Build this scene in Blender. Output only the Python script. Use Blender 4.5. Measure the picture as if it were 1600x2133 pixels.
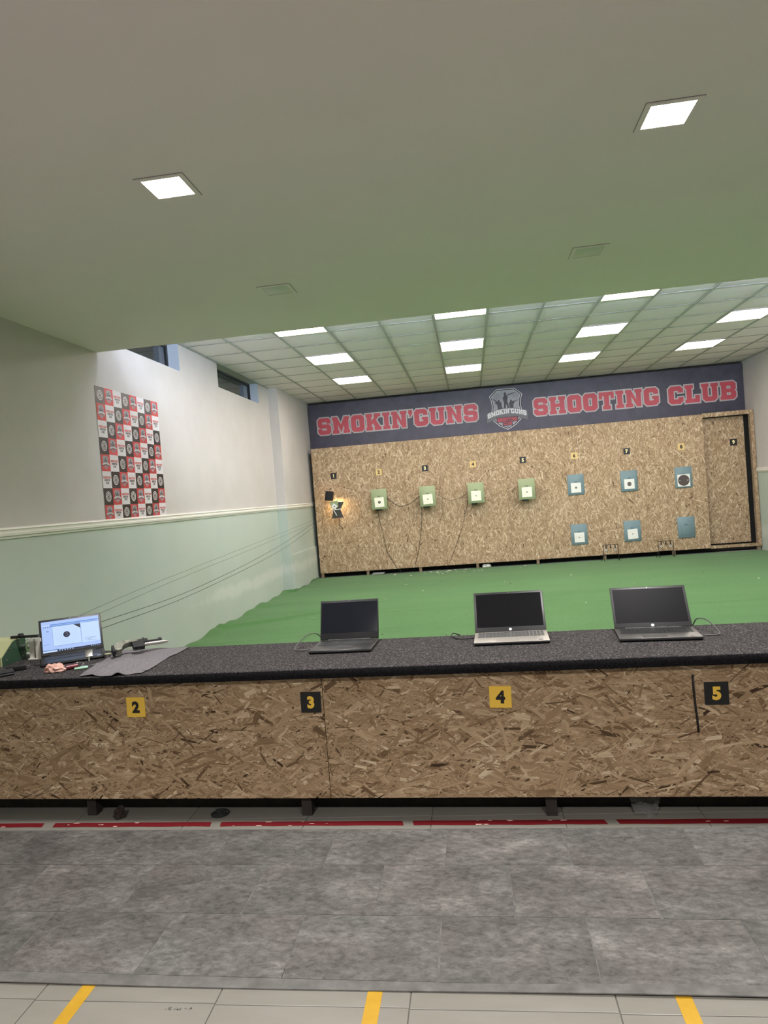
import bpy, bmesh, math, random
import numpy as np
from mathutils import Vector, Matrix, noise as mnoise
from mathutils.geometry import tessellate_polygon

for o in list(bpy.data.objects):
    bpy.data.objects.remove(o, do_unlink=True)
SC = bpy.context.scene
COL = SC.collection
random.seed(7)
RNG = np.random.default_rng(11)

# ------------------------------------------------------------------ camera
CAM_H = 1.4681
YAW, PITCH, ROLL, FPX = math.radians(-7.3117), math.radians(-1.2646), math.radians(-4.5223), 1425.06
fw = Vector((math.sin(YAW) * math.cos(PITCH), math.cos(YAW) * math.cos(PITCH), math.sin(PITCH)))
rt = Vector((math.cos(YAW), -math.sin(YAW), 0))
up = rt.cross(fw)
r2 = math.cos(ROLL) * rt + math.sin(ROLL) * up
u2 = -math.sin(ROLL) * rt + math.cos(ROLL) * up
cam_d = bpy.data.cameras.new('camera')
cam = bpy.data.objects.new('camera', cam_d)
COL.objects.link(cam)
cam.matrix_world = Matrix(((r2.x, u2.x, -fw.x, 0), (r2.y, u2.y, -fw.y, 0), (r2.z, u2.z, -fw.z, CAM_H), (0, 0, 0, 1)))
cam_d.sensor_fit = 'HORIZONTAL'
cam_d.sensor_width = 36.0
cam_d.lens = FPX / 1600 * 36.0
cam_d.clip_start = 0.05
SC.camera = cam

# ------------------------------------------------------------------ world (night outside the windows), exposure
w = bpy.data.worlds.new('night')
SC.world = w
w.use_nodes = True
w.node_tree.nodes['Background'].inputs[0].default_value = (0.02, 0.025, 0.035, 1)
w.node_tree.nodes['Background'].inputs[1].default_value = 0.15
SC.view_settings.view_transform = 'Standard'
SC.view_settings.look = 'None'
SC.view_settings.gamma = 1.0
SC.view_settings.use_curve_mapping = False
SC.view_settings.exposure = 1.25

# lamp strengths (the lamps themselves are built further down)
E_PANEL = 12.0       # warm 60 x 60 panels over the range
E_DOWN = 9.0         # glowing face of the small square downlights over the firing point
P_DOWN = 104.0        # their downward beam
E_TUBE = 125.0        # cool tubes on the far side of the ceiling step
P_LANE1 = 4.5       # floodlight above the lane one target

# ------------------------------------------------------------------ materials
def mat(name, col, rough=0.6, metal=0.0, spec=0.5, emit=None, estr=0.0, trans=0.0, ior=1.45, coat=0.0, alpha=None):
    m = bpy.data.materials.new(name)
    m.use_nodes = True
    b = m.node_tree.nodes['Principled BSDF']
    b.inputs['Base Color'].default_value = (*col, 1)
    b.inputs['Roughness'].default_value = rough
    b.inputs['Metallic'].default_value = metal
    b.inputs['Specular IOR Level'].default_value = spec
    b.inputs['Transmission Weight'].default_value = trans
    b.inputs['IOR'].default_value = ior
    b.inputs['Coat Weight'].default_value = coat
    if emit:
        b.inputs['Emission Color'].default_value = (*emit, 1)
        b.inputs['Emission Strength'].default_value = estr
    return m

def nodes(m):
    return m.node_tree.nodes, m.node_tree.links, m.node_tree.nodes['Principled BSDF']

def ramp(N, stops, interp='LINEAR'):
    r = N.new('ShaderNodeValToRGB')
    r.color_ramp.interpolation = interp
    e = r.color_ramp.elements
    while len(e) < len(stops):
        e.new(0.5)
    for k, (p, c) in enumerate(stops):
        e[k].position = p
        e[k].color = (*c, 1) if len(c) == 3 else c
    return r

def noise(N, L, scale, detail=4, rough=0.5, vec=None, dist=0.0):
    n = N.new('ShaderNodeTexNoise')
    n.inputs['Scale'].default_value = scale
    n.inputs['Detail'].default_value = detail
    n.inputs['Roughness'].default_value = rough
    n.inputs['Distortion'].default_value = dist
    if vec is not None:
        L.new(vec, n.inputs['Vector'])
    return n

def coord(N, L, which='Object', scale=None):
    t = N.new('ShaderNodeTexCoord')
    if scale is None:
        return t.outputs[which]
    mp = N.new('ShaderNodeMapping')
    mp.inputs['Scale'].default_value = scale
    L.new(t.outputs[which], mp.inputs['Vector'])
    return mp.outputs['Vector']

def bump(m, scale, strength, dist=0.01, detail=4, vscale=None):
    N, L, b = nodes(m)
    n = noise(N, L, scale, detail, 0.6, coord(N, L, 'Object', vscale))
    bp = N.new('ShaderNodeBump')
    bp.inputs['Strength'].default_value = strength
    bp.inputs['Distance'].default_value = dist
    L.new(n.outputs['Fac'], bp.inputs['Height'])
    L.new(bp.outputs['Normal'], b.inputs['Normal'])

def mottled(name, stops, scale, rough=0.7, detail=6, nrough=0.6, vscale=None, bumps=None, dist=0.0, spec=0.4):
    m = mat(name, stops[0][1], rough, spec=spec)
    N, L, b = nodes(m)
    n = noise(N, L, scale, detail, nrough, coord(N, L, 'Object', vscale), dist)
    r = ramp(N, stops)
    L.new(n.outputs['Fac'], r.inputs['Fac'])
    L.new(r.outputs['Color'], b.inputs['Base Color'])
    if bumps:
        bp = N.new('ShaderNodeBump')
        bp.inputs['Strength'].default_value = bumps[1]
        bp.inputs['Distance'].default_value = bumps[2]
        n2 = noise(N, L, bumps[0], 3, 0.6, coord(N, L, 'Object', vscale))
        L.new(n2.outputs['Fac'], bp.inputs['Height'])
        L.new(bp.outputs['Normal'], b.inputs['Normal'])
    return m

M = {}
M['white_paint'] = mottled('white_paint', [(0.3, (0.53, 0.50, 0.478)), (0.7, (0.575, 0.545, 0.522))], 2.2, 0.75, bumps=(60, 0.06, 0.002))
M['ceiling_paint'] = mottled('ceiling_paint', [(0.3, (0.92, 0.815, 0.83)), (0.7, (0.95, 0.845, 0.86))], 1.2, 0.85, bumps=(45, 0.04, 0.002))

def green_wall():
    m = mat('green_paint', (0.47, 0.60, 0.46), 0.6)
    N, L, b = nodes(m)
    co = coord(N, L, 'Object')
    n = noise(N, L, 1.6, 4, 0.5, co)
    r = ramp(N, [(0.3, (0.455, 0.52, 0.465)), (0.7, (0.49, 0.55, 0.495))])
    L.new(n.outputs['Fac'], r.inputs['Fac'])
    # damp bloom: a pale, salty, ragged band low on the range wall
    sep = N.new('ShaderNodeSeparateXYZ')
    L.new(co, sep.inputs[0])
    n2 = noise(N, L, 2.6, 10, 0.78, coord(N, L, 'Object', (1, 1.3, 0.8)))
    n3 = noise(N, L, 0.9, 2, 0.5, co)
    def math_(op, a, bb):
        k = N.new('ShaderNodeMath')
        k.operation = op
        for i, v in enumerate((a, bb)):
            if isinstance(v, (int, float)):
                k.inputs[i].default_value = v
            else:
                L.new(v, k.inputs[i])
        return k.outputs[0]
    zc = math_('ADD', 0.22, math_('MULTIPLY', n3.outputs['Fac'], 0.32))
    dz = math_('ABSOLUTE', math_('SUBTRACT', sep.outputs['Z'], zc), 0)
    band = math_('SUBTRACT', 1.0, math_('DIVIDE', dz, 0.24))
    band = math_('MAXIMUM', band, 0.0)
    yy = N.new('ShaderNodeMapRange')
    yy.inputs['From Min'].default_value = 6.2
    yy.inputs['From Max'].default_value = 8.2
    L.new(sep.outputs['Y'], yy.inputs['Value'])
    band = math_('MULTIPLY', band, yy.outputs[0])
    f = math_('MULTIPLY', band, n2.outputs['Fac'])
    rr = ramp(N, [(0.26, (0, 0, 0)), (0.44, (0.8, 0.8, 0.8))])
    L.new(f, rr.inputs['Fac'])
    mx = N.new('ShaderNodeMix')
    mx.data_type = 'RGBA'
    L.new(rr.outputs['Color'], mx.inputs['Factor'])
    L.new(r.outputs['Color'], mx.inputs['A'])
    mx.inputs['B'].default_value = (0.60, 0.63, 0.58, 1)
    L.new(mx.outputs['Result'], b.inputs['Base Color'])
    bp = N.new('ShaderNodeBump')
    bp.inputs['Strength'].default_value = 0.12
    bp.inputs['Distance'].default_value = 0.004
    n4 = noise(N, L, 40, 4, 0.6, co)
    L.new(n4.outputs['Fac'], bp.inputs['Height'])
    L.new(bp.outputs['Normal'], b.inputs['Normal'])
    return m
M['green_paint'] = green_wall()
M['trim_white'] = mat('trim_white', (0.78, 0.76, 0.70), 0.45)
M['reveal'] = mat('reveal_cool_lit', (0.50, 0.56, 0.64), 0.7)  # bluish tint puts the cool light on the reveals into their colour
M['tile_white'] = mottled('ceiling_tile', [(0.3, (0.87, 0.79, 0.83)), (0.7, (0.91, 0.83, 0.87))], 90, 0.9, bumps=(220, 0.25, 0.002))
M['tee'] = mat('tee_metal', (0.42, 0.42, 0.41), 0.5)
M['tee_dark'] = mat('tee_dark_grey', (0.25, 0.25, 0.25), 0.6)  # darker grey for the cross tees and downlight surrounds
M['panel_on'] = mat('panel_diffuser', (0.9, 0.88, 0.84), 0.5, emit=(1.0, 0.895, 0.80), estr=E_PANEL)
M['down_on'] = mat('downlight_diffuser', (0.9, 0.9, 0.9), 0.5, emit=(1.0, 0.95, 0.90), estr=E_DOWN)
M['down_off'] = mat('downlight_diffuser_unlit', (0.72, 0.72, 0.68), 0.35)
M['tube_on'] = mat('tube_glow', (0.9, 0.9, 0.9), 0.5, emit=(0.70, 0.81, 1.0), estr=E_TUBE)
M['black_gap'] = mat('black_gap', (0.01, 0.01, 0.01), 0.9)
M['glass'] = mat('window_glass', (0.9, 0.95, 1.0), 0.02, trans=1.0, ior=1.45)
M['dark_frame'] = mat('dark_window_frame', (0.03, 0.032, 0.036), 0.5)
M['porcelain'] = mottled('porcelain_tile', [(0.3, (0.17, 0.160, 0.139)), (0.7, (0.21, 0.199, 0.176))], 3.0, 0.35, vscale=(0.5, 2.2, 1), bumps=(60, 0.03, 0.001))
M['grout'] = mat('grout', (0.13, 0.12, 0.105), 0.9)
M['concrete'] = mottled('concrete', [(0.3, (0.30, 0.30, 0.28)), (0.7, (0.40, 0.39, 0.36))], 6, 0.9)

def vinyl_mat():
    m = mat('stone_print_vinyl', (0.2, 0.19, 0.19), 0.55, spec=0.35)
    N, L, b = nodes(m)
    oi = N.new('ShaderNodeObjectInfo')
    tc = N.new('ShaderNodeTexCoord')
    ad = N.new('ShaderNodeVectorMath')
    ad.operation = 'MULTIPLY_ADD'
    L.new(oi.outputs['Location'], ad.inputs[0])
    ad.inputs[1].default_value = (3.7, 5.3, 1)
    L.new(tc.outputs['Object'], ad.inputs[2])
    mp = N.new('ShaderNodeMapping')
    mp.inputs['Scale'].default_value = (0.75, 1.25, 1)
    mp.inputs['Rotation'].default_value = (0, 0, 0.5)
    L.new(ad.outputs[0], mp.inputs['Vector'])
    n1 = noise(N, L, 4.5, 9, 0.62, mp.outputs[0], 0.5)
    n2 = noise(N, L, 38, 6, 0.7, mp.outputs[0], 0.4)
    n3 = noise(N, L, 2.2, 2, 0.5, mp.outputs[0])
    r1 = ramp(N, [(0.28, (0.063, 0.061, 0.057)), (0.44, (0.088, 0.085, 0.080)), (0.58, (0.114, 0.110, 0.104)), (0.74, (0.19, 0.184, 0.175))])
    L.new(n1.outputs['Fac'], r1.inputs['Fac'])
    r2_ = ramp(N, [(0.3, (0.52, 0.52, 0.52)), (0.5, (1, 1, 1)), (0.7, (1.45, 1.45, 1.45))])
    L.new(n2.outputs['Fac'], r2_.inputs['Fac'])
    mx = N.new('ShaderNodeMix')
    mx.data_type = 'RGBA'
    mx.blend_type = 'MULTIPLY'
    mx.inputs['Factor'].default_value = 1
    L.new(r1.outputs['Color'], mx.inputs['A'])
    L.new(r2_.outputs['Color'], mx.inputs['B'])
    r3 = ramp(N, [(0.35, (0.97, 1.0, 1.0)), (0.65, (1.03, 0.985, 0.99))])
    L.new(n3.outputs['Fac'], r3.inputs['Fac'])
    mx2 = N.new('ShaderNodeMix')
    mx2.data_type = 'RGBA'
    mx2.blend_type = 'MULTIPLY'
    mx2.inputs['Factor'].default_value = 1
    L.new(mx.outputs['Result'], mx2.inputs['A'])
    L.new(r3.outputs['Color'], mx2.inputs['B'])
    rr = ramp(N, [(0, (0.94, 0.94, 0.94)), (1, (1.05, 1.05, 1.05))])
    L.new(oi.outputs['Random'], rr.inputs['Fac'])
    mx3 = N.new('ShaderNodeMix')
    mx3.data_type = 'RGBA'
    mx3.blend_type = 'MULTIPLY'
    mx3.inputs['Factor'].default_value = 1
    L.new(mx2.outputs['Result'], mx3.inputs['A'])
    L.new(rr.outputs['Color'], mx3.inputs['B'])
    L.new(mx3.outputs['Result'], b.inputs['Base Color'])
    bp = N.new('ShaderNodeBump')
    bp.inputs['Strength'].default_value = 0.15
    bp.inputs['Distance'].default_value = 0.002
    L.new(n2.outputs['Fac'], bp.inputs['Height'])
    L.new(bp.outputs['Normal'], b.inputs['Normal'])
    return m
M['vinyl'] = vinyl_mat()
M['vinyl_joint'] = mottled('vinyl_joint', [(0.3, (0.072, 0.070, 0.066)), (0.7, (0.15, 0.146, 0.138))], 14, 0.6)
M['red_tape'] = mat('red_tape', (0.14, 0.009, 0.013), 0.4)
M['tape_scuff'] = mat('tape_scuff', (0.62, 0.40, 0.34), 0.7)
M['yellow_tape'] = mottled('yellow_tape', [(0.3, (0.36, 0.20, 0.012)), (0.7, (0.43, 0.25, 0.02))], 14, 0.45)

def osb_mat(name, stops, rough=0.65):
    m = mat(name, (0.4, 0.27, 0.15), rough, spec=0.3)
    N, L, b = nodes(m)
    at = N.new('ShaderNodeAttribute')
    at.attribute_name = 'tone'
    r = ramp(N, stops)
    L.new(at.outputs['Fac'], r.inputs['Fac'])
    uv = N.new('ShaderNodeUVMap')
    mp = N.new('ShaderNodeMapping')
    mp.inputs['Scale'].default_value = (9, 160, 1)
    L.new(uv.outputs[0], mp.inputs['Vector'])
    n = noise(N, L, 1.0, 4, 0.6, mp.outputs[0])
    r2_ = ramp(N, [(0.3, (0.72, 0.72, 0.72)), (0.7, (1.2, 1.2, 1.2))])
    L.new(n.outputs['Fac'], r2_.inputs['Fac'])
    mx = N.new('ShaderNodeMix')
    mx.data_type = 'RGBA'
    mx.blend_type = 'MULTIPLY'
    mx.inputs['Factor'].default_value = 1
    L.new(r.outputs['Color'], mx.inputs['A'])
    L.new(r2_.outputs['Color'], mx.inputs['B'])
    L.new(mx.outputs['Result'], b.inputs['Base Color'])
    return m
OSB_STOPS = [(0.0, (0.060, 0.033, 0.017)), (0.15, (0.20, 0.122, 0.064)), (0.45, (0.37, 0.248, 0.145)), (0.75, (0.50, 0.358, 0.225)), (1.0, (0.70, 0.56, 0.39))]
M['osb_flakes'] = osb_mat('osb_flakes', OSB_STOPS)
M['osb_base'] = mottled('osb_base', [(0.3, (0.27, 0.175, 0.095)), (0.7, (0.42, 0.29, 0.175))], 30, 0.7)
M['osb_edge'] = mottled('osb_edge', [(0.3, (0.40, 0.27, 0.15)), (0.7, (0.52, 0.37, 0.22))], 60, 0.8)
M['bench_carpet'] = mottled('charcoal_needle_felt', [(0.30, (0.008, 0.008, 0.008)), (0.46, (0.028, 0.026, 0.027)), (0.58, (0.070, 0.064, 0.065)), (0.70, (0.24, 0.215, 0.21))], 130, 0.95, detail=3, nrough=0.75, bumps=(260, 0.9, 0.004), spec=0.15)
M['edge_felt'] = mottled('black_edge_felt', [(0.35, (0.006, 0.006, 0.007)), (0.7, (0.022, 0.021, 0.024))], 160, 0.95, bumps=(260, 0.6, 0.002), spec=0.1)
M['black_wood'] = mottled('dark_stained_wood', [(0.3, (0.018, 0.014, 0.012)), (0.7, (0.035, 0.028, 0.024))], 12, 0.8)

def carpet_mat():
    m = mat('green_carpet', (0.07, 0.2, 0.06), 0.95, spec=0.1)
    N, L, b = nodes(m)
    co = coord(N, L, 'Object')
    n1 = noise(N, L, 1.1, 5, 0.55, coord(N, L, 'Object', (0.35, 1.2, 1)))
    n2 = noise(N, L, 90, 2, 0.6, co)
    r1 = ramp(N, [(0.3, (0.064, 0.165, 0.049)), (0.7, (0.088, 0.202, 0.066))])
    L.new(n1.outputs['Fac'], r1.inputs['Fac'])
    r2_ = ramp(N, [(0.3, (0.8, 0.8, 0.8)), (0.7, (1.15, 1.15, 1.15))])
    L.new(n2.outputs['Fac'], r2_.inputs['Fac'])
    mx = N.new('ShaderNodeMix')
    mx.data_type = 'RGBA'
    mx.blend_type = 'MULTIPLY'
    mx.inputs['Factor'].default_value = 1
    L.new(r1.outputs['Color'], mx.inputs['A'])
    L.new(r2_.outputs['Color'], mx.inputs['B'])
    L.new(mx.outputs['Result'], b.inputs['Base Color'])
    b.inputs['Sheen Weight'].default_value = 0.15
    bp = N.new('ShaderNodeBump')
    bp.inputs['Strength'].default_value = 0.5
    bp.inputs['Distance'].default_value = 0.004
    L.new(n2.outputs['Fac'], bp.inputs['Height'])
    L.new(bp.outputs['Normal'], b.inputs['Normal'])
    return m
M['green_carpet'] = carpet_mat()
M['banner'] = mottled('banner_print', [(0.3, (0.040, 0.037, 0.056)), (0.7, (0.072, 0.067, 0.098))], 5, 0.45, detail=8, nrough=0.7, spec=0.5)
M['banner_red'] = mottled('banner_red', [(0.3, (0.46, 0.065, 0.085)), (0.7, (0.54, 0.085, 0.11))], 4, 0.45)
M['banner_grey'] = mat('banner_pale_grey', (0.46, 0.44, 0.45), 0.4)
M['logo_white'] = mat('logo_white', (0.72, 0.72, 0.74), 0.45)
M['logo_dark'] = mat('logo_dark', (0.030, 0.028, 0.034), 0.45)
M['logo_grey'] = mottled('logo_grey', [(0.3, (0.22, 0.22, 0.25)), (0.7, (0.42, 0.42, 0.46))], 3, 0.45)
M['logo_mid'] = mat('logo_mid_grey', (0.13, 0.13, 0.14), 0.45)
M['poster_red'] = mat('poster_red', (0.48, 0.045, 0.045), 0.5)
M['poster_black'] = mat('poster_black', (0.028, 0.022, 0.022), 0.35)
M['poster_white'] = mat('poster_white', (0.66, 0.64, 0.66), 0.5)
M['plate_black'] = mat('plate_black', (0.012, 0.012, 0.013), 0.4)
M['plate_yellow'] = mat('plate_yellow', (0.90, 0.57, 0.075), 0.45)
M['plate_overlit'] = mat('plate_yellow_overlit', (0.74, 0.55, 0.22), 0.5)  # the plate yellow, lightened to carry the glare at the far wall
M['digit_overlit'] = mat('digit_overlit', (0.85, 0.76, 0.42), 0.5)  # digit yellow lightened by the same glare
M['tgt_green'] = mat('target_green', (0.31, 0.37, 0.205), 0.55)
M['tgt_blue'] = mat('target_blue_grey', (0.18, 0.265, 0.295), 0.55)
M['paper'] = mat('target_paper', (0.82, 0.82, 0.78), 0.8)
M['paper_cream'] = mat('target_paper_cream', (0.86, 0.86, 0.72), 0.8)  # cream paper on the green targets
M['aim_black'] = mat('aiming_black', (0.02, 0.018, 0.018), 0.6)
M['aim_brown'] = mat('aiming_brown_black', (0.055, 0.035, 0.03), 0.6)
M['ring_line'] = mat('ring_line', (0.35, 0.32, 0.30), 0.6)
M['black_plastic'] = mat('black_plastic', (0.012, 0.012, 0.013), 0.45)
M['black_matte'] = mat('black_matte', (0.016, 0.016, 0.017), 0.7)
M['lap_black'] = mat('laptop_black', (0.014, 0.014, 0.016), 0.42)
M['lap_deck_dark'] = mat('laptop_deck_dark', (0.055, 0.052, 0.052), 0.32, metal=0.4)
M['lap_deck_silver'] = mat('laptop_deck_silver', (0.40, 0.37, 0.34), 0.35, metal=0.5)
M['lap_deck_graph'] = mat('laptop_deck_graphite', (0.10, 0.095, 0.092), 0.3, metal=0.5)
M['screen_off'] = mat('screen_off', (0.006, 0.006, 0.008), 0.12, spec=0.5)
M['screen_matte'] = mat('screen_off_matte', (0.007, 0.007, 0.009), 0.4, spec=0.06)
M['screen_gloss'] = mat('screen_off_bluish', (0.008, 0.010, 0.016), 0.08, spec=0.5)
M['key_dark'] = mat('key_dark', (0.02, 0.02, 0.022), 0.5)
M['key_silver'] = mat('key_silver', (0.10, 0.10, 0.10), 0.45)
M['chrome'] = mat('chrome', (0.75, 0.75, 0.76), 0.18, metal=1.0)
M['logo_disc'] = mat('logo_disc', (0.8, 0.82, 0.85), 0.3)
M['cable_grey'] = mat('cable_grey', (0.10, 0.10, 0.10), 0.5)
M['wire'] = mat('steel_wire', (0.04, 0.045, 0.04), 0.5, metal=0.3)
M['steel'] = mat('brushed_steel', (0.45, 0.44, 0.42), 0.3, metal=1.0)
M['olive'] = mat('olive_cream_enamel', (0.42, 0.44, 0.24), 0.5)
M['dark_green'] = mat('dark_green_enamel', (0.022, 0.060, 0.034), 0.45)
M['cloth_grey'] = mottled('grey_microfibre', [(0.3, (0.12, 0.112, 0.122)), (0.7, (0.20, 0.187, 0.20))], 120, 0.95, bumps=(300, 0.5, 0.002), spec=0.1)
M['pistol_grip'] = mottled('mottled_grip', [(0.35, (0.07, 0.075, 0.06)), (0.65, (0.30, 0.30, 0.25))], 22, 0.5)
M['pistol_steel'] = mat('pistol_steel', (0.52, 0.49, 0.45), 0.28, metal=0.8)
M['pink'] = mottled('pink_wrapper', [(0.3, (0.50, 0.26, 0.21)), (0.7, (0.72, 0.45, 0.38))], 30, 0.6)
M['maroon'] = mat('maroon_plastic', (0.16, 0.03, 0.04), 0.3)
M['pale_green'] = mat('pale_green_plastic', (0.35, 0.58, 0.42), 0.25)
M['wood_raw'] = mottled('raw_timber', [(0.3, (0.20, 0.14, 0.09)), (0.7, (0.30, 0.22, 0.15))], 10, 0.8)
M['bag'] = mat('clear_plastic', (0.9, 0.9, 0.9), 0.12, trans=0.92, ior=1.2)
M['coil_black'] = mat('coil_black', (0.012, 0.014, 0.012), 0.8)
M['lump'] = mottled('dark_lump', [(0.3, (0.014, 0.010, 0.009)), (0.7, (0.04, 0.028, 0.022))], 40, 0.9, bumps=(60, 0.8, 0.01))
M['debris'] = mat('white_debris', (0.72, 0.72, 0.66), 0.9)
M['debris_dark'] = mat('dark_debris', (0.015, 0.018, 0.012), 0.9)
M['scuff_grey'] = mat('scuff_grey', (0.11, 0.104, 0.09), 0.7)
M['lane_lamp'] = mat('lane_lamp_glow', (1, 0.9, 0.7), 0.5, emit=(1.0, 0.66, 0.30), estr=6)
M['scr_white'] = mat('screen_white', (0.02, 0.02, 0.02), 0.2, emit=(0.17, 0.235, 0.40), estr=1.0)
M['scr_page'] = mat('screen_page', (0.02, 0.02, 0.02), 0.2, emit=(0.23, 0.30, 0.42), estr=1.0)
M['scr_blue'] = mat('screen_blue', (0.02, 0.02, 0.02), 0.2, emit=(0.02, 0.08, 0.24), estr=1.0)
M['scr_dark'] = mat('screen_dark', (0.02, 0.02, 0.02), 0.2, emit=(0.004, 0.005, 0.016), estr=1.0)
M['scr_line'] = mat('screen_line', (0.02, 0.02, 0.02), 0.2, emit=(0.05, 0.09, 0.18), estr=1.0)

# ------------------------------------------------------------------ mesh helpers
class MB:
    """collects polygons with material slots; build() links them as one mesh object"""
    def __init__(self):
        self.v, self.f, self.mi, self.mats, self.sm = [], [], [], [], []
    def slot(self, m):
        m = M[m] if isinstance(m, str) else m
        if m not in self.mats:
            self.mats.append(m)
        return self.mats.index(m)
    def add(self, vs, fs, m, smooth=False):
        k = self.slot(m)
        n = len(self.v)
        self.v += [tuple(p) for p in vs]
        for f in fs:
            self.f.append(tuple(i + n for i in f))
            self.mi.append(k)
            self.sm.append(smooth)
        return self
    def box(self, a, b, m, T=None):
        x0, y0, z0 = a
        x1, y1, z1 = b
        vs = [(x0, y0, z0), (x1, y0, z0), (x1, y1, z0), (x0, y1, z0), (x0, y0, z1), (x1, y0, z1), (x1, y1, z1), (x0, y1, z1)]
        if T is not None:
            vs = [T @ Vector(p) for p in vs]
        return self.add(vs, [(0, 3, 2, 1), (4, 5, 6, 7), (0, 1, 5, 4), (1, 2, 6, 5), (2, 3, 7, 6), (3, 0, 4, 7)], m)
    def bbox(self, a, b, m, bev, seg=2, T=None):
        """box with rounded edges"""
        bm = bmesh.new()
        bmesh.ops.create_cube(bm, size=1)
        for v in bm.verts:
            v.co = Vector([(a[i] + b[i]) / 2 + v.co[i] * (b[i] - a[i]) for i in range(3)])
        bmesh.ops.bevel(bm, geom=list(bm.edges), offset=bev, segments=seg, affect='EDGES', profile=0.6)
        return self.bm(bm, m, T, True)
    def bm(self, bm, m, T=None, smooth=False):
        bm.verts.index_update()
        vs = [(T @ v.co if T is not None else v.co.copy()) for v in bm.verts]
        fs = [[v.index for v in f.verts] for f in bm.faces]
        bm.free()
        return self.add(vs, fs, m, smooth)
    def prism(self, pts, d0, d1, m, T=None):
        """outline pts (x, z) pushed from y=d0 to y=d1"""
        n = len(pts)
        vs = [(p[0], d0, p[1]) for p in pts] + [(p[0], d1, p[1]) for p in pts]
        if T is not None:
            vs = [T @ Vector(p) for p in vs]
        tris = tessellate_polygon([[Vector((p[0], p[1], 0)) for p in pts]])
        fs = [tuple(t) for t in tris] + [tuple(i + n for i in reversed(t)) for t in tris]
        fs += [(i, (i + 1) % n, (i + 1) % n + n, i + n) for i in range(n)]
        return self.add(vs, fs, m)
    def sheet(self, loops, y, m, T=None):
        """flat filled outline (holes allowed) in the xz plane at depth y"""
        ls = [[Vector((p[0], p[1], 0)) for p in l] for l in loops]
        tris = tessellate_polygon(ls)
        vs = [(p[0], y, p[1]) for l in loops for p in l]
        if T is not None:
            vs = [T @ Vector(p) for p in vs]
        return self.add(vs, [tuple(t) for t in tris], m)
    def cyl(self, a, b, r0, r1, m, n=16, caps=True, smooth=True):
        a, b = Vector(a), Vector(b)
        d = (b - a).normalized()
        x = d.orthogonal().normalized()
        y = d.cross(x)
        vs = []
        for c, r in ((a, r0), (b, r1)):
            for k in range(n):
                t = 2 * math.pi * k / n
                vs.append(c + (x * math.cos(t) + y * math.sin(t)) * r)
        self.add(vs, [(k, (k + 1) % n, (k + 1) % n + n, k + n) for k in range(n)], m, smooth)
        if caps:
            self.add(vs[:n], [tuple(reversed(range(n)))], m)
            self.add(vs[n:], [tuple(range(n))], m)
        return self
    def tube(self, pts, r, m, n=8, caps=True):
        pts = [Vector(p) for p in pts]
        vs = []
        x = None
        for i, p in enumerate(pts):
            d = (pts[min(i + 1, len(pts) - 1)] - pts[max(i - 1, 0)]).normalized()
            if x is None:
                x = d.orthogonal().normalized()
            x = (x - d * x.dot(d)).normalized()
            y = d.cross(x)
            for k in range(n):
                t = 2 * math.pi * k / n
                vs.append(p + (x * math.cos(t) + y * math.sin(t)) * r)
        fs = []
        for i in range(len(pts) - 1):
            for k in range(n):
                fs.append((i * n + k, i * n + (k + 1) % n, (i + 1) * n + (k + 1) % n, (i + 1) * n + k))
        if caps:
            fs.append(tuple(reversed(range(n))))
            fs.append(tuple(range((len(pts) - 1) * n, len(pts) * n)))
        return self.add(vs, fs, m, True)
    def disc(self, c, r, m, y, n=32, r_in=0.0):
        """flat disc or ring in the xz plane at depth y"""
        o = [(c[0] + r * math.cos(2 * math.pi * k / n), y, c[1] + r * math.sin(2 * math.pi * k / n)) for k in range(n)]
        if r_in <= 0:
            return self.add(o, [tuple(range(n))], m)
        i_ = [(c[0] + r_in * math.cos(2 * math.pi * k / n), y, c[1] + r_in * math.sin(2 * math.pi * k / n)) for k in range(n)]
        return self.add(o + i_, [(k, (k + 1) % n, (k + 1) % n + n, k + n) for k in range(n)], m)
    def mesh(self, name):
        me = bpy.data.meshes.new(name)
        me.from_pydata([tuple(p) for p in self.v], [], self.f)
        for m in self.mats:
            me.materials.append(m)
        me.polygons.foreach_set('material_index', self.mi)
        me.polygons.foreach_set('use_smooth', self.sm)
        me.update()
        return me
    def build(self, name, parent=None, loc=(0, 0, 0), rot=(0, 0, 0)):
        return link(name, self.mesh(name), parent, loc, rot)

def link(name, me, parent=None, loc=(0, 0, 0), rot=(0, 0, 0)):
    o = bpy.data.objects.new(name, me)
    COL.objects.link(o)
    o.location = loc
    o.rotation_euler = rot
    if parent is not None:
        o.parent = parent
    return o

def tag(o, label=None, cat=None, group=None, kind=None):
    if label: o['label'] = label
    if cat: o['category'] = cat
    if group: o['group'] = group
    if kind: o['kind'] = kind
    return o

def thing(name, label, cat, loc=(0, 0, 0), rotz=0.0, group=None):
    o = link(name, None, None, loc, (0, 0, rotz))
    o.empty_display_size = 0.1
    return tag(o, label, cat, group)

def smooth_path(pts, n=8):
    """Catmull-Rom through points"""
    P = [Vector(p) for p in pts]
    P = [P[0] * 2 - P[1]] + P + [P[-1] * 2 - P[-2]]
    out = []
    for i in range(1, len(P) - 2):
        for k in range(n):
            t = k / n
            a, b, c, d = P[i - 1], P[i], P[i + 1], P[i + 2]
            out.append(0.5 * ((2 * b) + (c - a) * t + (2 * a - 5 * b + 4 * c - d) * t * t + (3 * b - 3 * c + d - a) * t ** 3))
    out.append(P[-2])
    return out

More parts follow.
